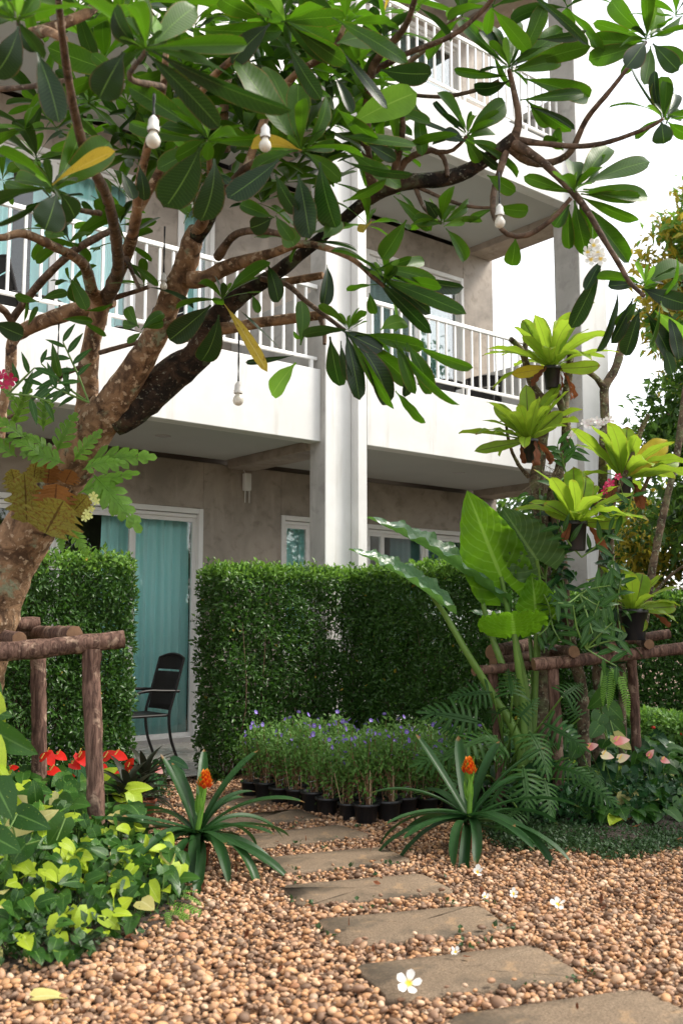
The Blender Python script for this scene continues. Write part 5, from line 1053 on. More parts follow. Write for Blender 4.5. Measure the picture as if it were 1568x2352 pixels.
# ------------------------------------------------------------------ heart-leaved climbers
rng = np.random.default_rng(101)
def heart(W=.72): return sag(leaf(1, W, 'heart', rng.uniform(.2, .8), rng.uniform(.05, .25), .01, 2, 9, 4, twist=rng.uniform(-.3, .3)), .16)
POTH_ = {m_: variants('leaf', m_, 5, heart) for m_ in ('pothos', 'pothos_lime', 'pothos_cream', 'anthurium_leaf')}
def mound(name, label, cat, poly, hfun, n, smin, smax, mixw, nown, seed, outw, group=None):
    """a heap of heart leaves over a bed; the largest ones are objects of their own."""
    global rng
    rng = np.random.default_rng(seed); P = np.array(poly); lo, hi = P.min(0), P.max(0); pts = []
    while len(pts) < n:
        q = rng.uniform(lo, hi, (400, 2)); q = q[inpoly(q, poly)]; pts += [tuple(x) for x in q]
    pts = np.array(pts[:n]); c = P.mean(0); base = np.array([c[0], c[1], 0]); t = thing(name, label, cat, tuple(base), 0, group)
    L = []
    for p in pts:
        h = hfun(p); z = h * rng.uniform(.45, 1.05); b = np.array([p[0], p[1], max(.03, z)]); s = rng.uniform(smin, smax)
        d = nrm(np.array([outw[0], outw[1], -.15]) + rng.normal(0, .55, 3)); m_ = rng.choice(list(mixw), p=list(mixw.values()))
        fc = np.array([outw[0] * .5, outw[1] * .5 - .25, .8]) + rng.normal(0, .3, 3); L.append((b, d, s, m_, fc, s / np.linalg.norm(b - CAMP) * (.4 + z / (h + .01))))
    L.sort(key=lambda e: -e[5]); rest = {}
    for i, (b, d, s, m_, fc, _) in enumerate(L):
        if i < nown: leaf_on(t, base, b, b + d * s, s * .72, POTH_[m_], fc, 0, 'leaf', .72)
        else: rest.setdefault(m_, []).append((b, d, s, fc))
    for m_, ls in rest.items():
        g = G()
        for (b, d, s, fc) in ls: g.inst(POTH_[m_][int(rng.integers(0, 5))][0], (frame(d, fc) * s)[None], (b - base)[None], np.array([rng.random()]))
        part('small_leaves', g, m_, t, True, kind='stuff')
    g = G()
    for (b, d, s, m_, fc, _) in L[::2]:
        p = np.array([b[0] - outw[0] * .08 + rng.normal(0, .03), b[1] - outw[1] * .08 + rng.normal(0, .03), 0.01]); tube(g, [p - base, (p + b) / 2 - base + rng.normal(0, .02, 3), b - base], [.004, .003, .002], 4, .2, cap=False)
    part('stems', g, 'petiole_green', t, kind='stuff'); return t
A_POLY = gpoly([(-350, 2240), (0, 2235), (180, 2225), (320, 2155), (430, 2075), (390, 2030), (300, 2000), (150, 1990), (-250, 2000)])
def hA(p):
    d = p[1] - 3.9; return .06 + .19 * np.clip(d / 1.1, 0, 1) + .10 * np.clip(-(p[0] + 1.1) / .7, 0, 1)
mound('pothos', 'spreading pothos with lime and dark leaves spilling onto the gravel', 'plant', A_POLY, hA, 720, .06, .12, {'pothos': .76, 'pothos_lime': .21, 'pothos_cream': .03}, 260, 103, (.45, -.85))
B_POLY = gpoly([(-300, 2005), (150, 1995), (310, 2000), (330, 1960), (260, 1900), (60, 1880), (-250, 1880)])
mound('pothos', 'variegated pothos heaped round the foot of the log post', 'plant', B_POLY, lambda p: .34, 240, .11, .19, {'pothos': .8, 'pothos_lime': .12, 'pothos_cream': .08}, 150, 104, (.4, -.9))
C_POLY = gpoly([(1290, 1895), (1400, 1912), (1600, 1900), (1750, 1860), (1600, 1790), (1400, 1790), (1300, 1820)])
mound('pothos', 'dark glossy pothos patch under the pink anthuriums', 'plant', C_POLY, lambda p: .10 + .22 * np.clip((p[1] - 6.6) / 1.2, 0, 1), 420, .09, .16, {'pothos': .9, 'pothos_lime': .06, 'pothos_cream': .04}, 200, 105, (.0, -1))
D_POLY = gpoly([(1120, 1860), (1250, 1885), (1400, 1870), (1560, 1850), (1500, 1760), (1300, 1760), (1130, 1800)])
mound('arrowhead_plant', 'dark broad leaved undergrowth massed round the foot of the log posts', 'plant', D_POLY, lambda p: .42, 330, .10, .19, {'anthurium_leaf': .8, 'pothos': .2}, 200, 107, (0, -1))
# large climbing pothos at the left edge and on the stems
rng = np.random.default_rng(106)
def climber(label, base, items):
    t = thing('climbing_pothos', label, 'plant', tuple(base))
    for (x0, y0, x1, y1, w_, m_, Y) in items:
        b = at(x0, y0, Y); leaf_on(t, base, b, b + (at(x1, y1, Y - .06) - b) * .82, w_ * .78 * Y / F, POTH_[m_], CAMP - b + rng.normal(0, 1.5, 3), rng.uniform(-.2, .2), 'leaf', .72)
        e = b + rng.normal(0, .05, 3) - [0, 0, .12]; stalk(t, b, e, .005, 'petiole_green', base)
    g = G(); ys = sorted(set((it[1]) for it in items)); xm = np.mean([it[0] for it in items]); Ym = items[0][6] + .05
    tube(g, [at(xm + 8 * math.sin(i), y, Ym) - base for i, y in enumerate([max(ys) + 60] + ys[::-2])], [.009] * (1 + len(ys[::-2])), 6, .1); part('vine', g, 'petiole_green', t); return t
bb_ = gr(-30, 2030); bb_[2] = 0
climber('large leaved pothos climbing beside the near log post', bb_, [(-20, 1600, 18, 1690, 60, 'pothos_lime', 4.7), (-10, 1680, 100, 1748, 80, 'pothos', 4.6), (-30, 1700, 25, 1850, 90, 'pothos_lime', 4.5), (-20, 1640, 30, 1640, 50, 'pothos', 4.7), (-10, 1800, 40, 1900, 95, 'pothos', 4.4), (-30, 1740, 60, 1790, 60, 'pothos_lime', 4.5), (-20, 1560, 10, 1620, 40, 'pothos', 4.8),
     (40, 1870, 130, 1905, 75, 'pothos', 4.6), (30, 1900, 150, 1870, 60, 'pothos_cream', 4.7), (60, 1940, 10, 1990, 80, 'pothos', 4.5), (-20, 1920, 60, 1960, 80, 'pothos', 4.4), (150, 1880, 100, 1960, 70, 'pothos', 4.8)])
bc_ = at(1400, 1600, 7.3); bc_[2] = 0
climber('variegated pothos climbing the stem above the pink anthuriums', bc_, [(1390, 1590, 1345, 1640, 55, 'pothos', 7.2), (1395, 1620, 1440, 1665, 50, 'pothos', 7.2), (1380, 1640, 1360, 1680, 55, 'pothos', 7.15), (1400, 1655, 1445, 1700, 50, 'pothos', 7.15), (1385, 1570, 1410, 1620, 40, 'pothos', 7.25), (1370, 1600, 1350, 1590, 45, 'pothos', 7.3), (1390, 1700, 1375, 1720, 45, 'pothos', 7.2),
     (1400, 1540, 1380, 1575, 40, 'pothos', 7.3), (1410, 1690, 1460, 1730, 40, 'pothos_cream', 7.1), (1375, 1665, 1350, 1700, 45, 'pothos', 7.1), (1330, 1710, 1300, 1750, 50, 'pothos', 7.0)])

rng = np.random.default_rng(108)
def stem_climber(label, pts, n, Y, mats, s0, s1):
    base = at(*pts[0], Y); base[2] = 0; t = thing('creeper', label, 'plant', tuple(base), 0, 'creepers on the stems'); xs_, ys_ = [p[0] for p in pts], [p[1] for p in pts]
    P = [at(x + rng.normal(0, 3), y, Y - .06) for x, y in pts]; g = G(); tube(g, [p - base for p in P], [.006] * len(P), 5, .06); part('vine', g, 'petiole_green', t)
    for i in range(n):
        f = rng.random() * (len(pts) - 1); k = int(f); b = P[k] + (P[min(k + 1, len(P) - 1)] - P[k]) * (f - k) + rng.normal(0, .035, 3) * [1.6, .8, 1]; l = rng.uniform(s0, s1); d = nrm(np.array([rng.normal(0, .8), -.5, rng.normal(-.25, .6)])); m_ = mats[int(rng.integers(0, len(mats)))]
        leaf_on(t, base, b, b + d * l, l * rng.uniform(.4, .6), POTH_[m_], np.array([rng.normal(0, .4), -.6, .8]), 0, 'leaf', .72)
stem_climber('creeper with dark leaves winding up the thickest lichen stem', [(1240, 1500), (1247, 1400), (1248, 1300), (1245, 1200), (1236, 1120)], 46, 7.4, ['anthurium_leaf', 'pothos'], .07, .13)
stem_climber('creeper winding up the second lichen stem to the fern pots', [(1312, 1500), (1298, 1400), (1288, 1300), (1278, 1200), (1272, 1130)], 50, 7.4, ['anthurium_leaf', 'anthurium_leaf', 'pothos'], .07, .13)
stem_climber('dense creeper on the stems beside the crimson orchid', [(1378, 1520), (1380, 1420), (1386, 1330), (1390, 1240), (1400, 1170)], 60, 7.5, ['anthurium_leaf', 'pothos'], .08, .15)
stem_climber('creeper hanging round the pot on the log frame', [(1430, 1520), (1424, 1450), (1415, 1360), (1405, 1280)], 36, 7.4, ['anthurium_leaf', 'pothos'], .07, .13)

# ------------------------------------------------------------------ anthuriums
rng = np.random.default_rng(111)
SP = {m_: variants('spathe', m_, 3, lambda: sag(leaf(1, .85, 'heart', rng.uniform(-.2, .3), .06, .012, 2, 8, 4), .2)) for m_ in ('spathe_red', 'spathe_pink', 'spathe_cream')}
def anthurium(label, gx, gy, flowers, mt, nleaf, Y, lsize=.2, spread=.22, group=None, dark='anthurium_leaf', hz=.3):
    base = gr(gx, gy); base[2] = 0; t = thing('anthurium', label, 'plant', tuple(base), 0, group)
    for (x, y, s, ang) in flowers:
        p = at(x, y, Y + rng.uniform(-.1, .1)); d = np.array([math.cos(ang), -.25, math.sin(ang)]); l = s * .68 * Y / F
        b = p - d * l * .45; sp = leaf_on(t, base, b, b + d * l, l * .85, SP[mt if isinstance(mt, str) else mt[int(rng.integers(0, len(mt)))]], CAMP - b + np.array([0, 0, 4]) + rng.normal(0, 1, 3), 0, 'spathe', .85)
        gz = G(); q = b + nrm(CAMP - b) * .01; tube(gz, [q - base, q + np.array([d[0] * .3, -.03, .05]) * l * 6 * .16 - base + [0, 0, l * .35]], [.005, .0035], 6, .05); part('spadix', gz, 'spadix', t)
        stalk(t, base + rng.normal(0, .06, 3) * [1, 1, 0], b, .0035, 'petiole_green', base, .02, 'flower_stalk')
    for i in range(nleaf):
        a = rng.uniform(0, 6.28); r_ = spread * math.sqrt(rng.random()); b = base + np.array([math.cos(a) * r_, math.sin(a) * r_, hz * rng.uniform(.35, 1.0)]); d = nrm(np.array([math.cos(a), math.sin(a) - .6, rng.uniform(-.5, .2)])); l = lsize * rng.uniform(.7, 1.2)
        leaf_on(t, base, b, b + d * l, l * .58, POTH_[dark], np.array([0, -.5, 1]) + rng.normal(0, .25, 3), 0, 'leaf', .72); stalk(t, base + rng.normal(0, .03, 3) * [1, 1, 0], b, .004, 'petiole_green', base, .02)
    return t
RG = 'red anthuriums by the terrace'
anthurium('red anthurium growing behind the far log post', 100, 1850, [(115, 1745, 52, -.9), (105, 1735, 40, .6), (30, 1765, 40, .3), (55, 1780, 40, -.3), (128, 1772, 42, -.2)], 'spathe_red', 16, 7.0, .2, .3, RG)
anthurium('red anthurium flowering between the two log posts', 170, 1850, [(142, 1738, 40, -.4), (188, 1745, 46, -1.0), (192, 1733, 40, .5), (160, 1785, 40, .2), (175, 1760, 38, -.5)], 'spathe_red', 16, 7.1, .2, .3, RG)
anthurium('red anthurium with the most blooms, beside the near log post', 262, 1850, [(252, 1733, 44, .5), (278, 1738, 46, -.3), (240, 1772, 42, -.8), (268, 1780, 46, -.2), (300, 1752, 36, 1.0), (270, 1798, 36, -.1), (300, 1785, 36, -1.2), (288, 1770, 36, .7)], 'spathe_red', 18, 7.1, .2, .3, RG)
anthurium('small anthurium with a single pale red bloom by the terrace corner', 360, 1830, [(366, 1770, 32, -.6)], 'spathe_pink', 12, 7.4, .17, .16)
PG = 'pink anthuriums under the stems'
anthurium('pink anthurium with one large folded bloom beneath the climbing pothos', 1420, 1845, [(1428, 1701, 44, .1), (1360, 1714, 36, .3)], 'spathe_pink', 10, 6.9, .16, .2, PG, hz=.38)
anthurium('cream anthurium with two pale blooms beside the pink ones', 1400, 1850, [(1395, 1737, 36, -.3), (1432, 1740, 36, .3)], 'spathe_cream', 10, 6.85, .16, .2, PG)
anthurium('anthurium with small coral blooms at the edge of the gravel', 1510, 1850, [(1494, 1730, 28, .9), (1528, 1748, 26, -.4)], 'spathe_pink', 12, 7.0, .15, .25, PG)

# ------------------------------------------------------------------ dark cordylines, ferns
rng = np.random.default_rng(121)
COR = variants('leaf', 'dark_cordyline', 4, lambda: leaf(1, .2, 'lance', rng.uniform(.3, 1.1), .3, 0, 1, 8, 2))
for (gx, gy, lab, L) in [(290, 1925, 'dark leaved cordyline in a terracotta pot behind the bromeliad', .28), (330, 1880, 'dark leaved cordyline between the anthuriums and the bromeliad', .26)]:
    base = gr(gx, gy); base[2] = 0; t = thing('cordyline', lab, 'plant', tuple(base)); g = G(); lathe(g, [(a * .085, z * .13) for a, z in POT_PROF], 18); part('pot', g, 'terracotta', t)
    for i in range(38):
        a = i * 2.4; f = i / 38; e = .05 + 1.15 * f; b = base + [0, 0, .12 + .2 * f]; d = np.array([math.cos(a) * math.cos(e), math.sin(a) * math.cos(e), math.sin(e)]); leaf_on(t, base, b, b + d * L * rng.uniform(.8, 1.2), L * .2, COR, (0, 0, 1), 0, 'leaf', .2)
    g = G(); tube(g, [(0, 0, .1), (0, 0, .34)], [.012, .008], 6, .1); part('cane', g, 'dry_stem', t)
FERN = [pinnate(1, 17, lambda t: .115 * math.sin(math.pi * min(1, .12 + .88 * t)) ** .7 + .012, lambda t: .034, 1.4, 1.0, rng.uniform(.5, 1.1), .3, 'strap', .006).mesh('frond', 'ground_fern') for _ in range(3)]
def fern(label, base, items):
    t = thing('fern', label, 'fern', tuple(base))
    for (x0, y0, x1, y1, Y, dY) in items:
        b = at(x0, y0, Y); e = at(x1, y1, Y + dY); d = e - b; R_ = frame(d, (0, -.35, 1), rng.uniform(-.3, .3)) * (np.linalg.norm(d) * 1.1); mpart('frond', FERN[int(rng.integers(0, 3))], t, R_, b - base)
        if abs(y0 - y1) > 60 and y1 > y0: continue
    return t
fb = gr(365, 2085); fb[2] = 0
fern('bright green fern fronds reaching over the gravel beside the pothos', fb, [(380, 2075, 500, 2082, 4.9, -.1), (385, 2090, 460, 2112, 4.8, -.1), (370, 2060, 440, 2020, 5.0, 0), (390, 2050, 470, 2050, 5.0, -.05), (360, 2060, 330, 2000, 5.0, 0), (380, 2090, 400, 2150, 4.7, -.1), (350, 2080, 290, 2060, 4.9, 0), (375, 2040, 410, 1995, 5.1, .1)])
fb = gr(110, 1965); fb[2] = 0
fern('small feathery fern between the variegated pothos leaves', fb, [(110, 1890, 140, 1850, 5.3, 0), (120, 1900, 180, 1870, 5.3, 0), (100, 1890, 60, 1850, 5.4, 0), (120, 1895, 160, 1910, 5.2, -.1), (105, 1890, 95, 1840, 5.4, 0)])
fb = at(1400, 1560, 7.1)
fern('pale green fern fronds hanging from the log frame', fb, [(1405, 1535, 1410, 1615, 7.1, -.1), (1420, 1545, 1455, 1635, 7.05, -.1), (1390, 1545, 1375, 1610, 7.1, -.05), (1400, 1530, 1440, 1580, 7.1, -.1), (1430, 1540, 1450, 1590, 7.15, 0)])
# oak-leaf fern on the trunk
rng = np.random.default_rng(131)
SH = {m_: variants('shield_leaf', m_, 3, lambda: leaf(1, 1, 'shield', rng.uniform(-1.1, -.4), .4, .02, 3, 48, 8, lobes=5, lobed=.36, rib=.02, rn=7, rv=.4)) for m_ in ('oak_fern_shield', 'oak_fern_brown')}
OAK = [pinnate(1, 5, lambda t: .33 * (.55 + .45 * math.sin(math.pi * min(1, t + .2))), lambda t: .14, 1.05, .6, rng.uniform(.5, 1.1), .4, 'strap', .01, .12, 4).mesh('frond', 'oak_fern_green') for _ in range(4)]
ob = at(115, 1190, 5.95)
t = thing('oak_leaf_fern', 'basket fern with brown lobed shields clasping the leaning trunk', 'fern', tuple(ob))
for (x0, y0, x1, y1, w_, m_, Y) in [(62, 1200, 58, 1082, 95, 'oak_fern_shield', 5.75), (105, 1225, 150, 1140, 150, 'oak_fern_shield', 5.6), (125, 1170, 132, 1108, 105, 'oak_fern_brown', 5.7), (78, 1110, 80, 1050, 60, 'oak_fern_shield', 5.85), (40, 1130, 25, 1075, 60, 'oak_fern_shield', 5.85), (110, 1110, 115, 1060, 70, 'oak_fern_brown', 5.9), (165, 1180, 205, 1130, 70, 'oak_fern_shield', 5.75), (150, 1110, 165, 1075, 60, 'oak_fern_brown', 5.85)]:
    b = at(x0, y0, Y); leaf_on(t, ob, b, at(x1, y1, Y - .02), w_ * Y / F, SH[m_], CAMP - b, rng.uniform(-.2, .2), 'shield_leaf', 1.0)
for (x0, y0, x1, y1, Y) in [(180, 1135, 275, 1070, 5.6), (215, 1090, 305, 1180, 5.55), (125, 1050, 70, 975, 5.7), (100, 990, 100, 905, 5.75), (200, 1060, 318, 1035, 5.8), (150, 1065, 55, 1025, 5.6), (165, 1215, 190, 1248, 5.7), (140, 1215, 138, 1245, 5.7), (130, 1040, 160, 960, 5.7), (60, 1010, -10, 940, 5.6), (40, 1050, -20, 1000, 5.6), (40, 930, 20, 890, 5.6), (190, 1080, 250, 1040, 5.5), (170, 1060, 210, 1000, 5.7), (30, 980, 60, 900, 5.65), (100, 1050, 40, 985, 5.6), (210, 1110, 270, 1150, 5.65)]:
    b = at(x0, y0, Y); e = at(x1, y1, Y - .1); d = e - b; R_ = frame(d, CAMP - b + np.array([0, 0, 4]), rng.uniform(-.4, .4)) * (np.linalg.norm(d) * 1.05); mpart('frond', OAK[int(rng.integers(0, 4))], t, R_, b - ob)

# ------------------------------------------------------------------ orchids
rng = np.random.default_rng(141)
ORL = variants('leaf', 'orchid_leaf', 4, lambda: leaf(1, .26, 'lance', rng.uniform(.2, .8), .2, 0, 1, 8, 2))
pet = leaf(1, .62, 'obov', -.2, .06, nl=5, nw=2)
OF = {m_: flower_mesh(m_, 5, pet, .032, .15) for m_ in ('orchid_red', 'orchid_white', 'orchid_yellow')}
PLF = flower_mesh('petal_plumeria', 5, leaf(1, .62, 'obov', -.35, .08, .03, 1, 6, 4), .042, .35)
def orchid(label, x, y, Y, dirs, flowers=(), mt=None, fs=1.0):
    base = at(x, y, Y); t = thing('orchid', label, 'orchid', tuple(base), 0, 'orchids tied to the trees')
    for (dx, dy, n) in dirs:
        e = at(x + dx, y + dy, Y - .08); g = G(); tube(g, [(0, 0, 0), (e - base) * .5 + rng.normal(0, .01, 3), e - base], [.006, .007, .004], 6, .06); part('cane', g, 'petiole_green', t)
        for i in range(n):
            f = .35 + .65 * i / max(1, n - 1); b = base + (e - base) * f; sd = 1 if i % 2 else -1; ax = nrm(e - base); sidev = nrm(np.cross(ax, CAMP - b)); d = nrm(ax * .6 + sidev * sd * .9 + rng.normal(0, .15, 3)); l = rng.uniform(.11, .17); leaf_on(t, base, b, b + d * l, l * .27, ORL, CAMP - b + np.array([0, 0, 4.]), 0, 'leaf', .26)
    for (fx, fy) in flowers:
        p = at(fx, fy, Y - .12); R_ = frame(np.array([rng.normal(), .2, 1]), CAMP - p + rng.normal(0, 1.5, 3)) * fs * rng.uniform(.85, 1.15); mpart('flower', OF[mt], t, R_, p - base)
    if flowers:
        g = G(); P = [base] + [at(a, b, Y - .1) + np.array([0, .015, 0]) for a, b in flowers]; tube(g, [p - base for p in P], [.002] * len(P), 5, .05); part('flower_stem', g, 'petiole_green', t)
    return t
orchid('green orchid with narrow leaves in front of the middle potted fern', 1335, 1280, 7.0, [(-50, -70, 5), (55, -50, 4)])
orchid('orchid with broad pointed leaves low on the stems', 1330, 1365, 6.95, [(70, -20, 7), (-50, 20, 5), (55, 30, 6), (30, 90, 6)])
orchid('orchid growing through the log frame', 1345, 1490, 6.95, [(30, -110, 7), (60, -60, 5), (-30, -100, 5), (75, -20, 4), (70, 40, 4)])
orchid('crimson orchid blooming in front of the nest fern', 1440, 1180, 6.9, [(-40, 10, 4), (15, -60, 3)], [(1418, 1095), (1400, 1110), (1388, 1128), (1393, 1118)], 'orchid_red', 1.05)
orchid('spray of white orchids between the potted ferns', 1290, 1060, 7.3, [(30, -30, 6), (-10, -40, 4)], [(1310, 1000), (1342, 972), (1356, 968), (1370, 966), (1384, 970), (1398, 966), (1350, 976), (1376, 976)], 'orchid_white', 1.15)
orchid('dark crimson orchid on the old frangipani', 20, 905, 5.5, [(60, -60, 4), (100, 20, 5)], [(5, 860), (25, 872), (12, 885), (-8, 872)], 'orchid_red', 1.2)
orchid('dark leaved orchid clinging to the frangipani fork', 205, 925, 5.7, [(-60, -140, 8), (-110, -90, 6), (-90, -40, 5)])
orchid('pale yellow orchid hanging below the basket fern', 200, 1130, 5.6, [], [(215, 1140), (222, 1152), (210, 1168), (200, 1178), (196, 1190), (206, 1186)], 'orchid_yellow', .8)
orchid('orchid with slender leaves high between the two upper pots', 1300, 1090, 7.25, [(-30, 30, 5), (40, 40, 6), (-10, -50, 5)])
orchid('broad tuft of orchid leaves behind the elephant ear', 1265, 1420, 7.3, [(-20, -60, 6), (40, -50, 6), (20, 50, 5), (-30, 40, 5)])
orchid('orchid with long canes hanging by the pot on the log frame', 1405, 1400, 7.2, [(-40, -60, 7), (-30, 40, 6), (20, -70, 5), (-60, 0, 5)])
orchid('leafy orchid in a clay pot on the lichen covered stem', 1250, 1330, 7.3, [(-30, -70, 7), (20, -60, 6), (-55, -30, 6), (0, -90, 5)])

# ------------------------------------------------------------------ frangipani flowers: on the tree and fallen
for (x, y, Y, lab) in [(1362, 572, 4.85, 'white frangipani bloom with yellow heart hanging on the twig')]:
    base = at(x, y, Y); t = thing('frangipani_flower', lab, 'flower', tuple(base))
    for dx, dy in ((-14, 8), (10, 10), (0, -8), (16, 22), (-6, 24)):
        p = at(x + dx, y + dy, Y - .02); mpart('blossom', PLF, t, frame(np.array([rng.normal(), 0, 1]), CAMP - p + rng.normal(0, 1.2, 3)) * .95, p - base)
    g = G(); tube(g, [np.array([0, .01, .12]), np.array([0, .01, 0])], [.003, .002], 5, .05); part('flower_stem', g, 'petiole_green', t)
petal1 = G().add(*leaf(1, .62, 'obov', -.35, .08, nl=6, nw=4)[:3], 0).mesh('petal', 'petal_plumeria')
FLL = [(938, 2262, .034, 1.0, 'fresh white frangipani flower lying open on a stepping stone'), (1095, 2006, .03, .85, 'fallen white frangipani flower on the gravel near the bromeliad'), (1280, 2080, .03, .8, 'fallen frangipani flower lying alone on the open gravel'), (1178, 2055, .03, .6, 'withered frangipani flower beside a wilted one on the gravel'), (1112, 2062, .03, .55, 'wilted cream frangipani flower closest to the stepping stones'), (1045, 2190, .03, .55, 'curled white petals between two stepping stones')]
for (x, y, z, s, lab) in FLL:
    base = gr(x, y, z + (.03 if s == 1.0 else .01)); t = thing('fallen_flower', lab, 'flower', tuple(base), 0, 'fallen frangipani flowers'); a0 = rng.uniform(0, 6); fresh = s == 1.0 and x < 1000
    for i in range(5):
        a = a0 + i * 1.2566; ex, ey, ez = np.array([1, 0, 0]), np.array([0, .75, .66]), np.array([0, -.66, .75]); d = ex * math.cos(a) + ey * math.sin(a) + ez * (.15 if fresh else rng.uniform(.1, .9)); mpart('petal', petal1, t, frame(d, ez, .15 if fresh else rng.uniform(-.8, .8)) * (.052 * s * (1.0 if fresh else rng.uniform(.7, 1.05))), (0, 0, .004))
YL = variants('leaf', 'pothos_cream', 2, lambda: heart(.7)); BL = variants('leaf', 'plumeria_brown', 2, lambda: leaf(1, .4, 'oval', -.6, .3, .05, 2, 8, 4, twist=.6)); 
def fallen(x, y, L, v, uw, lab, ang):
    b = gr(x, y, .035); tp = v[0][0]; g = G(); R_ = frame((math.cos(ang), math.sin(ang), .05), (rng.normal(0, .2), -.2, 1)); g.add(tp[0] * [L * 1.0, L, L] @ R_.T, tp[1], tp[2], .3); o = part('fallen_leaf', g, v is YL and 'pothos_cream' or (v is BL and 'plumeria_brown') or 'plumeria_yellow', None); o.location = tuple(b); o['label'] = lab; o['category'] = 'leaf'; o['group'] = 'leaves fallen on the gravel'
fallen(80, 2290, .12, YL, .7, 'pale yellow heart leaf fallen on the gravel by the pothos', .3)
fallen(1395, 1893, .2, BL, .4, 'curled brown leaf lying on the ground cover', -.2)
fallen(1432, 1908, .13, BL, .4, 'short dry brown leaf lying on the ground cover edge', .2)
fallen(560, 1872, .13, BL, .4, 'dead brown leaf on the gravel beside the far stepping stone', .1)

# ------------------------------------------------------------------ hanging bulbs
def bulb(x, y, Y, ytop, lab, r=.03):
    c = at(x, y, Y); t = thing('hanging_bulb', lab, 'light bulb', tuple(c), 0, 'bulbs hung in the frangipani')
    g = G(); lathe(g, [(.0, -r), (r * .55, -r * .83), (r * .87, -r * .5), (r, 0), (r * .9, r * .45), (r * .62, r * .9), (r * .48, r * 1.25), (r * .46, r * 1.5)], 18); part('glass_bulb', g, 'bulb_glass', t)
    g = G(); lathe(g, [(r * .8, r * 1.35), (r * .82, r * 1.9), (r * .7, r * 2.0), (r * .68, r * 2.9), (r * .5, r * 3.2), (r * .18, r * 3.6), (0, r * 3.6)], 18); part('socket', g, 'socket_plastic', t)
    top = at(x + 2, ytop, Y) - c; g = G(); z0 = r * 3.5; n = max(3, int((top[2] - z0) / .05))
    for sgn in (0, math.pi): tube(g, [(.003 * math.cos(i * 1.4 + sgn), .003 * math.sin(i * 1.4 + sgn), z0 + (top[2] - z0) * i / n) for i in range(n + 1)], [.0028] * (n + 1), 5, .03)
    part('cable', g, 'black_cable', t)
bulb(352, 324, 3.3, 215, 'bulb hanging among the big dark leaves, level with the upper window', .026); bulb(609, 335, 3.9, 290, 'bulb half hidden in the dense crown leaves', .026); bulb(1147, 512, 4.7, 395, 'bulb hanging from the long limb in front of the balcony ceiling', .027)
bulb(376, 658, 5.4, 520, 'bulb hanging in front of the turquoise curtain above the parapet', .022); bulb(547, 920, 5.45, 750, 'bulb hanging on a black cable before the white parapet'); bulb(132, 868, 5.9, 700, 'bulb hanging low beside the forked stems and orchid', .03)

# ------------------------------------------------------------------ chairs and other furniture
rng = np.random.default_rng(151)
def chair(label, loc, fwd, group=None, arch=True):
    t = thing('rattan_chair', label, 'chair', tuple(loc), math.atan2(fwd[1], fwd[0]), group); w = .235
    g = G(); box(g, -.2, .235, -w + .02, w - .02, .405, .425); part('seat', g, 'rattan', t, False)
    g = G(); nz, ny = 12, 8
    def sheet(z0, z1, arc):
        Z = np.linspace(0, 1, 7); Yv = np.linspace(-1, 1, 9); V = []
        for off in (0, .012):
            for a in Z:
                for b in Yv:
                    z = z0 + (z1 - z0) * a + (arc * (1 - b * b) * a); x = -.2 - (z - .42) * .27 - .02 * (1 - b * b) - off; V.append((x, b * (w - .018), z))
        V = np.array(V); Q = []; m = 63
        for i in range(6):
            for j in range(8):
                q = [i * 9 + j, i * 9 + j + 1, (i + 1) * 9 + j + 1, (i + 1) * 9 + j]; Q.append(q); Q.append([x + m for x in q[::-1]])
        for j in range(8): Q.append([54 + j, 55 + j, 55 + j + m, 54 + j + m]); Q.append([j + 1, j, j + m, j + 1 + m])
        g.add(V, np.array(Q))
    sheet(.46, .825, 0); sheet(.845, .95, .045); part('backrest', g, 'rattan', t, True)
    for s in (-1, 1):
        g = G(); tube(g, [(-.29, s * w, 0), (-.215, s * w, .2), (-.195, s * w, .42), (-.25, s * w, .62), (-.345, s * w, .955)], [.015] * 5, 8, .05); part('leg', g, 'chair_frame', t)
        g = G(); tube(g, [(.26, s * w, 0), (.235, s * w, .25), (.235, s * w, .46), (.215, s * w, .57), (.15, s * w, .635), (.02, s * w, .655), (-.12, s * w, .648), (-.3, s * w, .64)], [.015] * 8, 8, .04); part('arm', g, 'chair_frame', t)
        g = G(); tube(g, [(-.2, s * (w - .012), .415), (.235, s * (w - .012), .415)], [.013, .013], 8, .1); part('seat_rail', g, 'chair_frame', t)
    g = G(); tube(g, [(-.345, -w, .955), (-.362, -w * .5, .985), (-.366, 0, .995), (-.362, w * .5, .985), (-.345, w, .955)], [.014] * 5, 8, .04); part('top_rail', g, 'chair_frame', t)
    for x in (-.2, .235):
        g = G(); tube(g, [(x, -w, .415), (x, w, .415)], [.012, .012], 8, .1); part('crossbar', g, 'chair_frame', t)
    return t
pc_ = gr(371, 1737, .069) ; fw = -DU
cp = pc_ + fw * .25; chair('black woven armchair on the ground floor terrace before the turquoise curtain', (cp[0], cp[1], .0695), fw)
def sb(u, v, z): return CAMP + 1.06 * (bw(u, v, z) - CAMP)
FZ = sb(0, 0, 3.5105)[2]
for (u, v, fwv, lab) in [(-2.4, 1.15, DU, 'black woven chair on the left balcony, facing the table'), (-1.35, 1.2, -DU + DN * .3, 'black woven chair on the left balcony, its back to the partition'), (3.15, 1.2, -DU + DN * .6, 'black woven chair behind the right hand balcony railing')]:
    p = sb(u, v, 0); chair(lab, (p[0], p[1], FZ), fwv, 'balcony chairs')
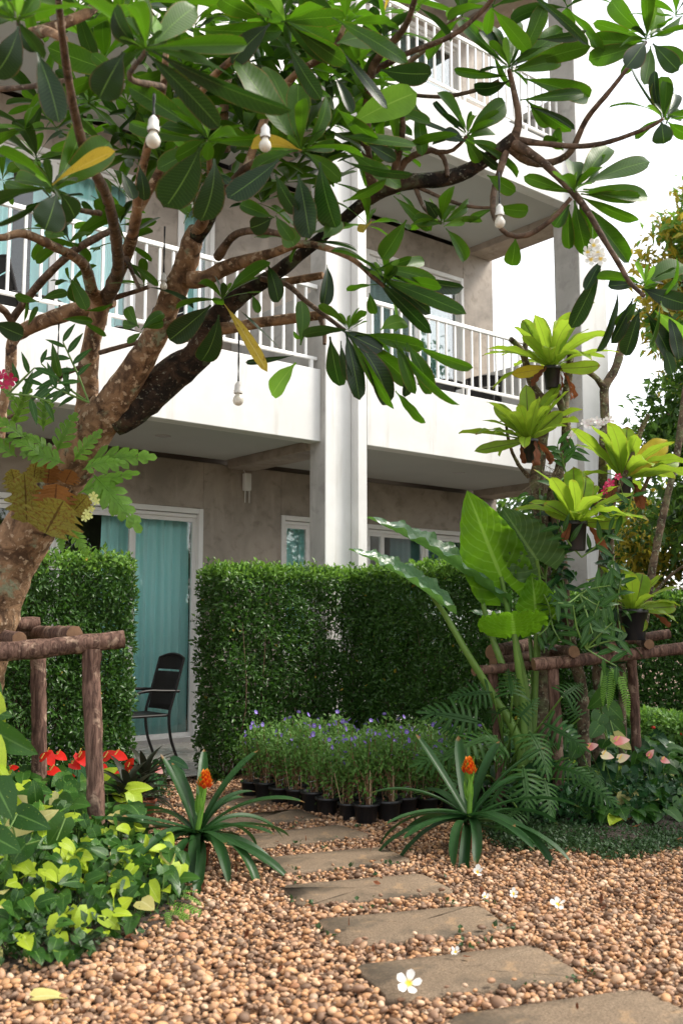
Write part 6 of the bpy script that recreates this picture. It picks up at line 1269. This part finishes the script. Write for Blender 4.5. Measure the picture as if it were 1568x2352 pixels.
def table(label, u, v):
    p = sb(u, v, 0); t = thing('round_table', label, 'table', (p[0], p[1], FZ), 0, 'balcony tables'); g = G(); lathe(g, [(0, .70), (.3, .70), (.31, .71), (.3, .722), (0, .722)], 28); part('table_top', g, 'chair_frame', t)
    for i in range(3):
        a = i * 2.094; g = G(); tube(g, [(.24 * math.cos(a), .24 * math.sin(a), 0), (.1 * math.cos(a), .1 * math.sin(a), .35), (.2 * math.cos(a), .2 * math.sin(a), .70)], [.011] * 3, 7, .06); part('leg', g, 'chair_frame', t)
table('round black table between the chairs on the left balcony', -1.85, .7); table('round black table on the right hand balcony', 2.6, 1.1)
p = sb(.573, 0.05, 2.955); t = thing('wall_router', 'white wall box with two antennas pointing down, on the concrete wall', 'router', tuple(p), BROT)
g = G(); box(g, -.046, .046, -.025, .045, -.105, .105); o = part('case', g, 'router_white', t, False); md = o.modifiers.new('edge', 'BEVEL'); md.width = .012; md.segments = 3
for s in (-.03, .03):
    g = G(); tube(g, [(s, 0, -.1), (s, 0, -.25)], [.007, .005], 8, .1); part('antenna', g, 'router_white', t)
g = G(); tube(g, [(-.03, .0, .1), (-.06, .02, .16), (-.12, .04, .18), (-.16, .045, .22)], [.004] * 4, 6, .04); part('wire', g, 'router_white', t)

# ------------------------------------------------------------------ ground cover and weeds
rng = np.random.default_rng(161)
def cover(name, poly, dens, s0, s1, hmax, mt, label, seed=None, edge=.04):
    P = np.array(poly); lo, hi = P.min(0), P.max(0); n = int((hi - lo).prod() * dens); q = rng.uniform(lo, hi, (n, 2)); q = q[inpoly(q + rng.normal(0, edge, q.shape), poly)]; q = q[np.abs(q[:, 0]) < q[:, 1] * .345 + .8]; n = len(q)
    pts = np.column_stack([q, rng.uniform(.012, hmax, n)]); g = G(); g.inst(small_leaf(1, .75, .12, .15), rand_frames(n, np.array([0, -.2, .8]), .7, .1) * rng.uniform(s0, s1, n)[:, None, None], pts, rng.random(n)); o = part(name, g, mt, None, False, label, 'stuff'); o['category'] = 'ground cover'; return o
cover('ground_cover', shrink(RIGHT_BED, 1.02), 8000, .018, .034, .05, 'ground_cover', 'low dark creeping ground cover along the gravel edge')
cover('bed_undergrowth', shrink(LEFT_BED, .97), 900, .03, .06, .12, 'ground_cover', 'dark low undergrowth beneath the left planting')
UP = gpoly([(1180, 1905), (1320, 1915), (1500, 1900), (1800, 1850), (1700, 1740), (1400, 1730), (1150, 1790)])
cover('bed_undergrowth', UP, 1900, .03, .075, .24, 'anthurium_leaf', 'dark leafy undergrowth beneath the stems')
q = []
for sp in stone_polys[:5]:
    P = np.array(sp)
    for i in range(4):
        a, b = P[i], P[(i + 1) % 4]
        for _ in range(4 if i % 2 else 9):
            if rng.random() < .6: c = a + (b - a) * rng.random() + rng.normal(0, .025, 2); q += [c + rng.normal(0, .016, 2) for _ in range(int(rng.integers(2, 6)))]
q = np.array(q); q = q[~np.any([inpoly(q, shrink(sp, 1.01)) for sp in stone_polys], axis=0)]; n = len(q); g = G(); g.inst(small_leaf(1, .8, .12, .15), rand_frames(n, np.array([0, -.2, .8]), .5, .1) * rng.uniform(.018, .034, n)[:, None, None], np.column_stack([q, rng.uniform(.022, .04, n)]), rng.random(n)); o = part('weeds', g, 'ground_cover', None, False, 'small weeds sprouting between the stepping stones', 'stuff'); o['category'] = 'weeds'

lt = np.column_stack([rng.uniform(-2.2, 3.2, 260), rng.uniform(3.2, 8.8, 260)]); lt = lt[np.abs(lt[:, 0]) < lt[:, 1] * .36]; n = len(lt); g = G(); g.inst(leaf(1, .45, 'oval', -.7, .3, .04, 2, 5, 2, twist=.5), rand_frames(n, np.array([0, -.1, .3]), .9, 0) * rng.uniform(.02, .05, n)[:, None, None], np.column_stack([lt, rng.uniform(.028, .036, n)]), rng.random(n)); o = part('leaf_litter', g, 'dead_frond', None, True, 'dry leaf scraps scattered over the gravel', 'stuff'); o['category'] = 'leaf litter'

# ------------------------------------------------------------------ hedge, shrubs and trees behind on the right
rng = np.random.default_rng(171)
def uvw(x, y):
    r_ = np.array([x, y, 0]) - W0; return r_ @ DU, r_ @ DN
def plain_hedge(name, label, cat, x0, x1, y0, y1, h, dens, ls, mt, ym, seed, yfrac=.1, berries=0):
    global rng
    rng = np.random.default_rng(seed); base = np.array([(x0 + x1) / 2, (y0 + y1) / 2, 0]); t = thing(name, label, cat, tuple(base)); S = []
    for f, area in (('f', (x1 - x0) * h), ('t', (x1 - x0) * (y1 - y0)), ('l', (y1 - y0) * h), ('i', (x1 - x0) * h * .6)):
        n = int(area * dens); a, b, dp = rng.random(n), rng.random(n), rng.exponential(.05, n) - .02
        if f == 'f': p = np.column_stack([x0 + (x1 - x0) * a, y0 + dp, h * b]); o = np.array([0, -1., 0])
        elif f == 't': p = np.column_stack([x0 + (x1 - x0) * a, y0 + (y1 - y0) * b, h - dp + .02 * np.sin(a * 40)]); o = np.array([0, 0, 1.])
        elif f == 'l': p = np.column_stack([x0 + dp, y0 + (y1 - y0) * a, h * b]); o = np.array([-1., 0, 0])
        else: p = np.column_stack([x0 + (x1 - x0) * a, y0 + (y1 - y0) * rng.random(n), h * b * .95]); o = np.array([0, -.3, 0.])
        p[:, 2] = np.maximum(p[:, 2], .03); S.append((p, rand_frames(n, o)))
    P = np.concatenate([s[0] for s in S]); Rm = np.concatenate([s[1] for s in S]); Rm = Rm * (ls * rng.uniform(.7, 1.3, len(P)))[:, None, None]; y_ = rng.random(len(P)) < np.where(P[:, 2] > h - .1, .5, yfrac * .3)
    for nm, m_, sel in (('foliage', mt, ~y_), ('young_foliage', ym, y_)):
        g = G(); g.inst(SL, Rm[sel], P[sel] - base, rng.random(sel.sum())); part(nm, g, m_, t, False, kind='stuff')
    g = G()
    for i in range(int((x1 - x0) * 14)):
        p = np.array([rng.uniform(x0 + .05, x1 - .05), rng.uniform(y0 + .1, y1 - .05), 0]) - base; tube(g, [p, p + np.array([rng.normal(0, .1), rng.normal(0, .05), h * rng.uniform(.6, .9)])], [.01, .003], 4, .5, cap=False)
    part('stem', g, 'bark_twig', t, kind='stuff')
    if berries:
        V, Fc = ico(1)
        for i in range(berries):
            p = np.array([rng.uniform(x0, x1), y0 - .01, rng.uniform(.4, 1) * h]) - base; gg = G(); gg.add(V * [.022, .022, .016], Fc)
            if i == 0: bm_ = gg.mesh('flower_head', 'red_berry')
            put('flower_head', bm_, t, tuple(p))
    return t
plain_hedge('hedge', 'long clipped hedge running behind the log frame and stems', 'hedge', 2.05, 8.0, 9.7, 10.3, 1.62, 4200, .06, 'hedge_leaf', 'hedge_young', 172)
plain_hedge('shrub', 'low shrub with small red flowers in front of the long hedge', 'shrub', 2.6, 6.5, 8.75, 9.25, .55, 2600, .06, 'flower_foliage', 'hedge_young', 173, .2, 34)
def bgtree(label, base, trunk_h, blobs, nleaf, ls, mt, ymt, yfrac, seed, lw=.45, droop=-.2, r=.14):
    global rng
    rng = np.random.default_rng(seed); base = np.array(base, float); t = thing('tree', label, 'tree', tuple(base)); g = G(); top = np.array([0, 0, trunk_h]); tube(g, [(0, 0, -.05), (.05, .03, trunk_h * .5), tuple(top)], [r, r * .8, r * .6], 9, .3, .06); part('trunk', g, 'bark_twig', t)
    P = []; tot = sum(b[3] * b[4] * b[5] for b in blobs)
    g = G()
    for (cx, cy, cz, rx, ry, rz) in blobs:
        c = np.array([cx, cy, cz]) - base; tube(g, [top * .85, (top + c) / 2 + rng.normal(0, .15, 3), c + np.array([0, 0, rz * .3])], [r * .5, r * .3, r * .08], 6, .3, .06, cap=False)
        for _ in range(9):
            e = c + rng.normal(0, .5, 3) * [rx, ry, rz]; tube(g, [c * .9 + top * .1, (c + e) / 2 + rng.normal(0, .1, 3), e], [r * .16, r * .1, r * .03], 4, .4, cap=False)
        n = int(nleaf * (rx * ry * rz) / tot); ncl = max(8, n // 34); d = rng.normal(size=(ncl, 3)); d /= np.linalg.norm(d, axis=1)[:, None]; rr = rng.random(ncl)[:, None] ** .45
        cl = c + d * rr * [rx, ry, rz]; k = rng.integers(0, ncl, n); P.append(cl[k] + rng.normal(0, .13, (n, 3)) * [1, 1, .8])
    part('limbs', g, 'bark_twig', t)
    P = np.concatenate(P); n = len(P); Rm = rand_frames(n, np.array([0, -.3, .2]), .8, droop) * (ls * rng.uniform(.7, 1.3, n))[:, None, None]; y_ = rng.random(n) < yfrac * (1 + .8 * np.sin(P[:, 0] * 2.1 + P[:, 2] * 1.7)); tp = small_leaf(1, lw, .15, .2)
    for nm, m_, sel in (('crown', mt, ~y_), ('young_crown', ymt, y_)):
        g = G(); g.inst(tp, Rm[sel], P[sel], rng.random(sel.sum())); part(nm, g, m_, t, False, kind='stuff')
    return t
bgtree('dark green leafy tree standing behind the hedge', (6.3, 13.0, 0), 3.0, [(6.2, 12.8, 4.6, 1.5, 1.2, 1.5), (5.1, 13.0, 3.2, 1.1, 1.0, 1.2), (7.4, 13.0, 3.8, 1.3, 1.2, 1.6), (6.3, 12.6, 2.6, 1.4, .9, .9), (5.0, 12.6, 5.0, .8, .8, .9), (4.6, 12.9, 4.0, .7, .7, .9), (5.6, 12.9, 6.0, .9, .8, .9)], 40000, .15, 'tree_leaf', 'hedge_young', .22, 181)
bgtree('tall tree flushed with yellow leaves, behind the dark one', (7.6, 17.0, 0), 5.0, [(7.0, 17.0, 8.2, 1.2, 1.0, 1.5), (6.3, 17.0, 6.6, 1.1, 1.0, 1.3), (7.9, 17.0, 6.6, 1.6, 1.2, 2.0), (6.6, 16.6, 5.2, 1.0, 1.0, 1.0), (6.1, 17, 7.6, .8, .8, 1.0)], 22000, .2, 'hedge_young', 'tree_leaf_yellow', .6, 182, .4)
bgtree('slender tree with golden leaf tips showing between the fern pots', (5.6, 15.0, 0), 2.0, [(5.2, 15.0, 2.8, 1.1, .9, .9), (6.6, 15.0, 2.4, 1.3, .9, 1.0), (4.6, 15.2, 1.6, .8, .8, .8)], 14000, .13, 'tree_leaf', 'tree_leaf_yellow', .35, 183)
bgtree('green tree seen past the end of the ground floor', (3.6, 18.0, 0), 1.6, [(3.3, 18.0, 2.4, 1.3, 1.0, 1.3), (4.5, 18.0, 2.8, 1.2, 1.0, 1.4)], 12000, .18, 'tree_leaf', 'hedge_young', .4, 184)
# garden on the far side of the path, outside the picture: mirrored in the ground floor glass, except one tree added for shade
bgtree('broad shade tree across the garden, mirrored in the terrace glass', (9.6, 4.6, 0), 1.8, [(9.2, 4.6, 3.0, 1.7, 2.2, 1.6), (10.4, 6.6, 2.8, 1.5, 1.6, 1.6), (9.8, 2.2, 2.8, 1.5, 1.8, 1.7)], 14000, .14, 'tree_leaf', 'hedge_young', .2, 185)
bgtree('small leafy tree out of view, added to shade the right planting bed', (5.1, 7.6, 0), 2.4, [(4.9, 7.7, 3.7, 1.0, 1.1, .8), (5.7, 7.0, 3.5, .9, .9, .8)], 9000, .12, 'tree_leaf', 'hedge_young', .2, 187)  # unseen tree, added to cast shade over the lower right planting
bgtree('broad shade tree beyond the long hedge, mirrored in the small window', (9.6, 10.4, 0), 1.6, [(9.4, 10.4, 3.2, 1.8, 2.2, 2.0), (10.2, 12.2, 3.0, 1.6, 1.8, 2.0)], 12000, .17, 'tree_leaf', 'hedge_young', .2, 188)
plain_hedge('hedge', 'clipped hedge across the garden, mirrored in the terrace glass', 'hedge', 6.5, 12.0, 7.6, 8.2, 1.7, 900, .08, 'hedge_leaf', 'hedge_young', 186)
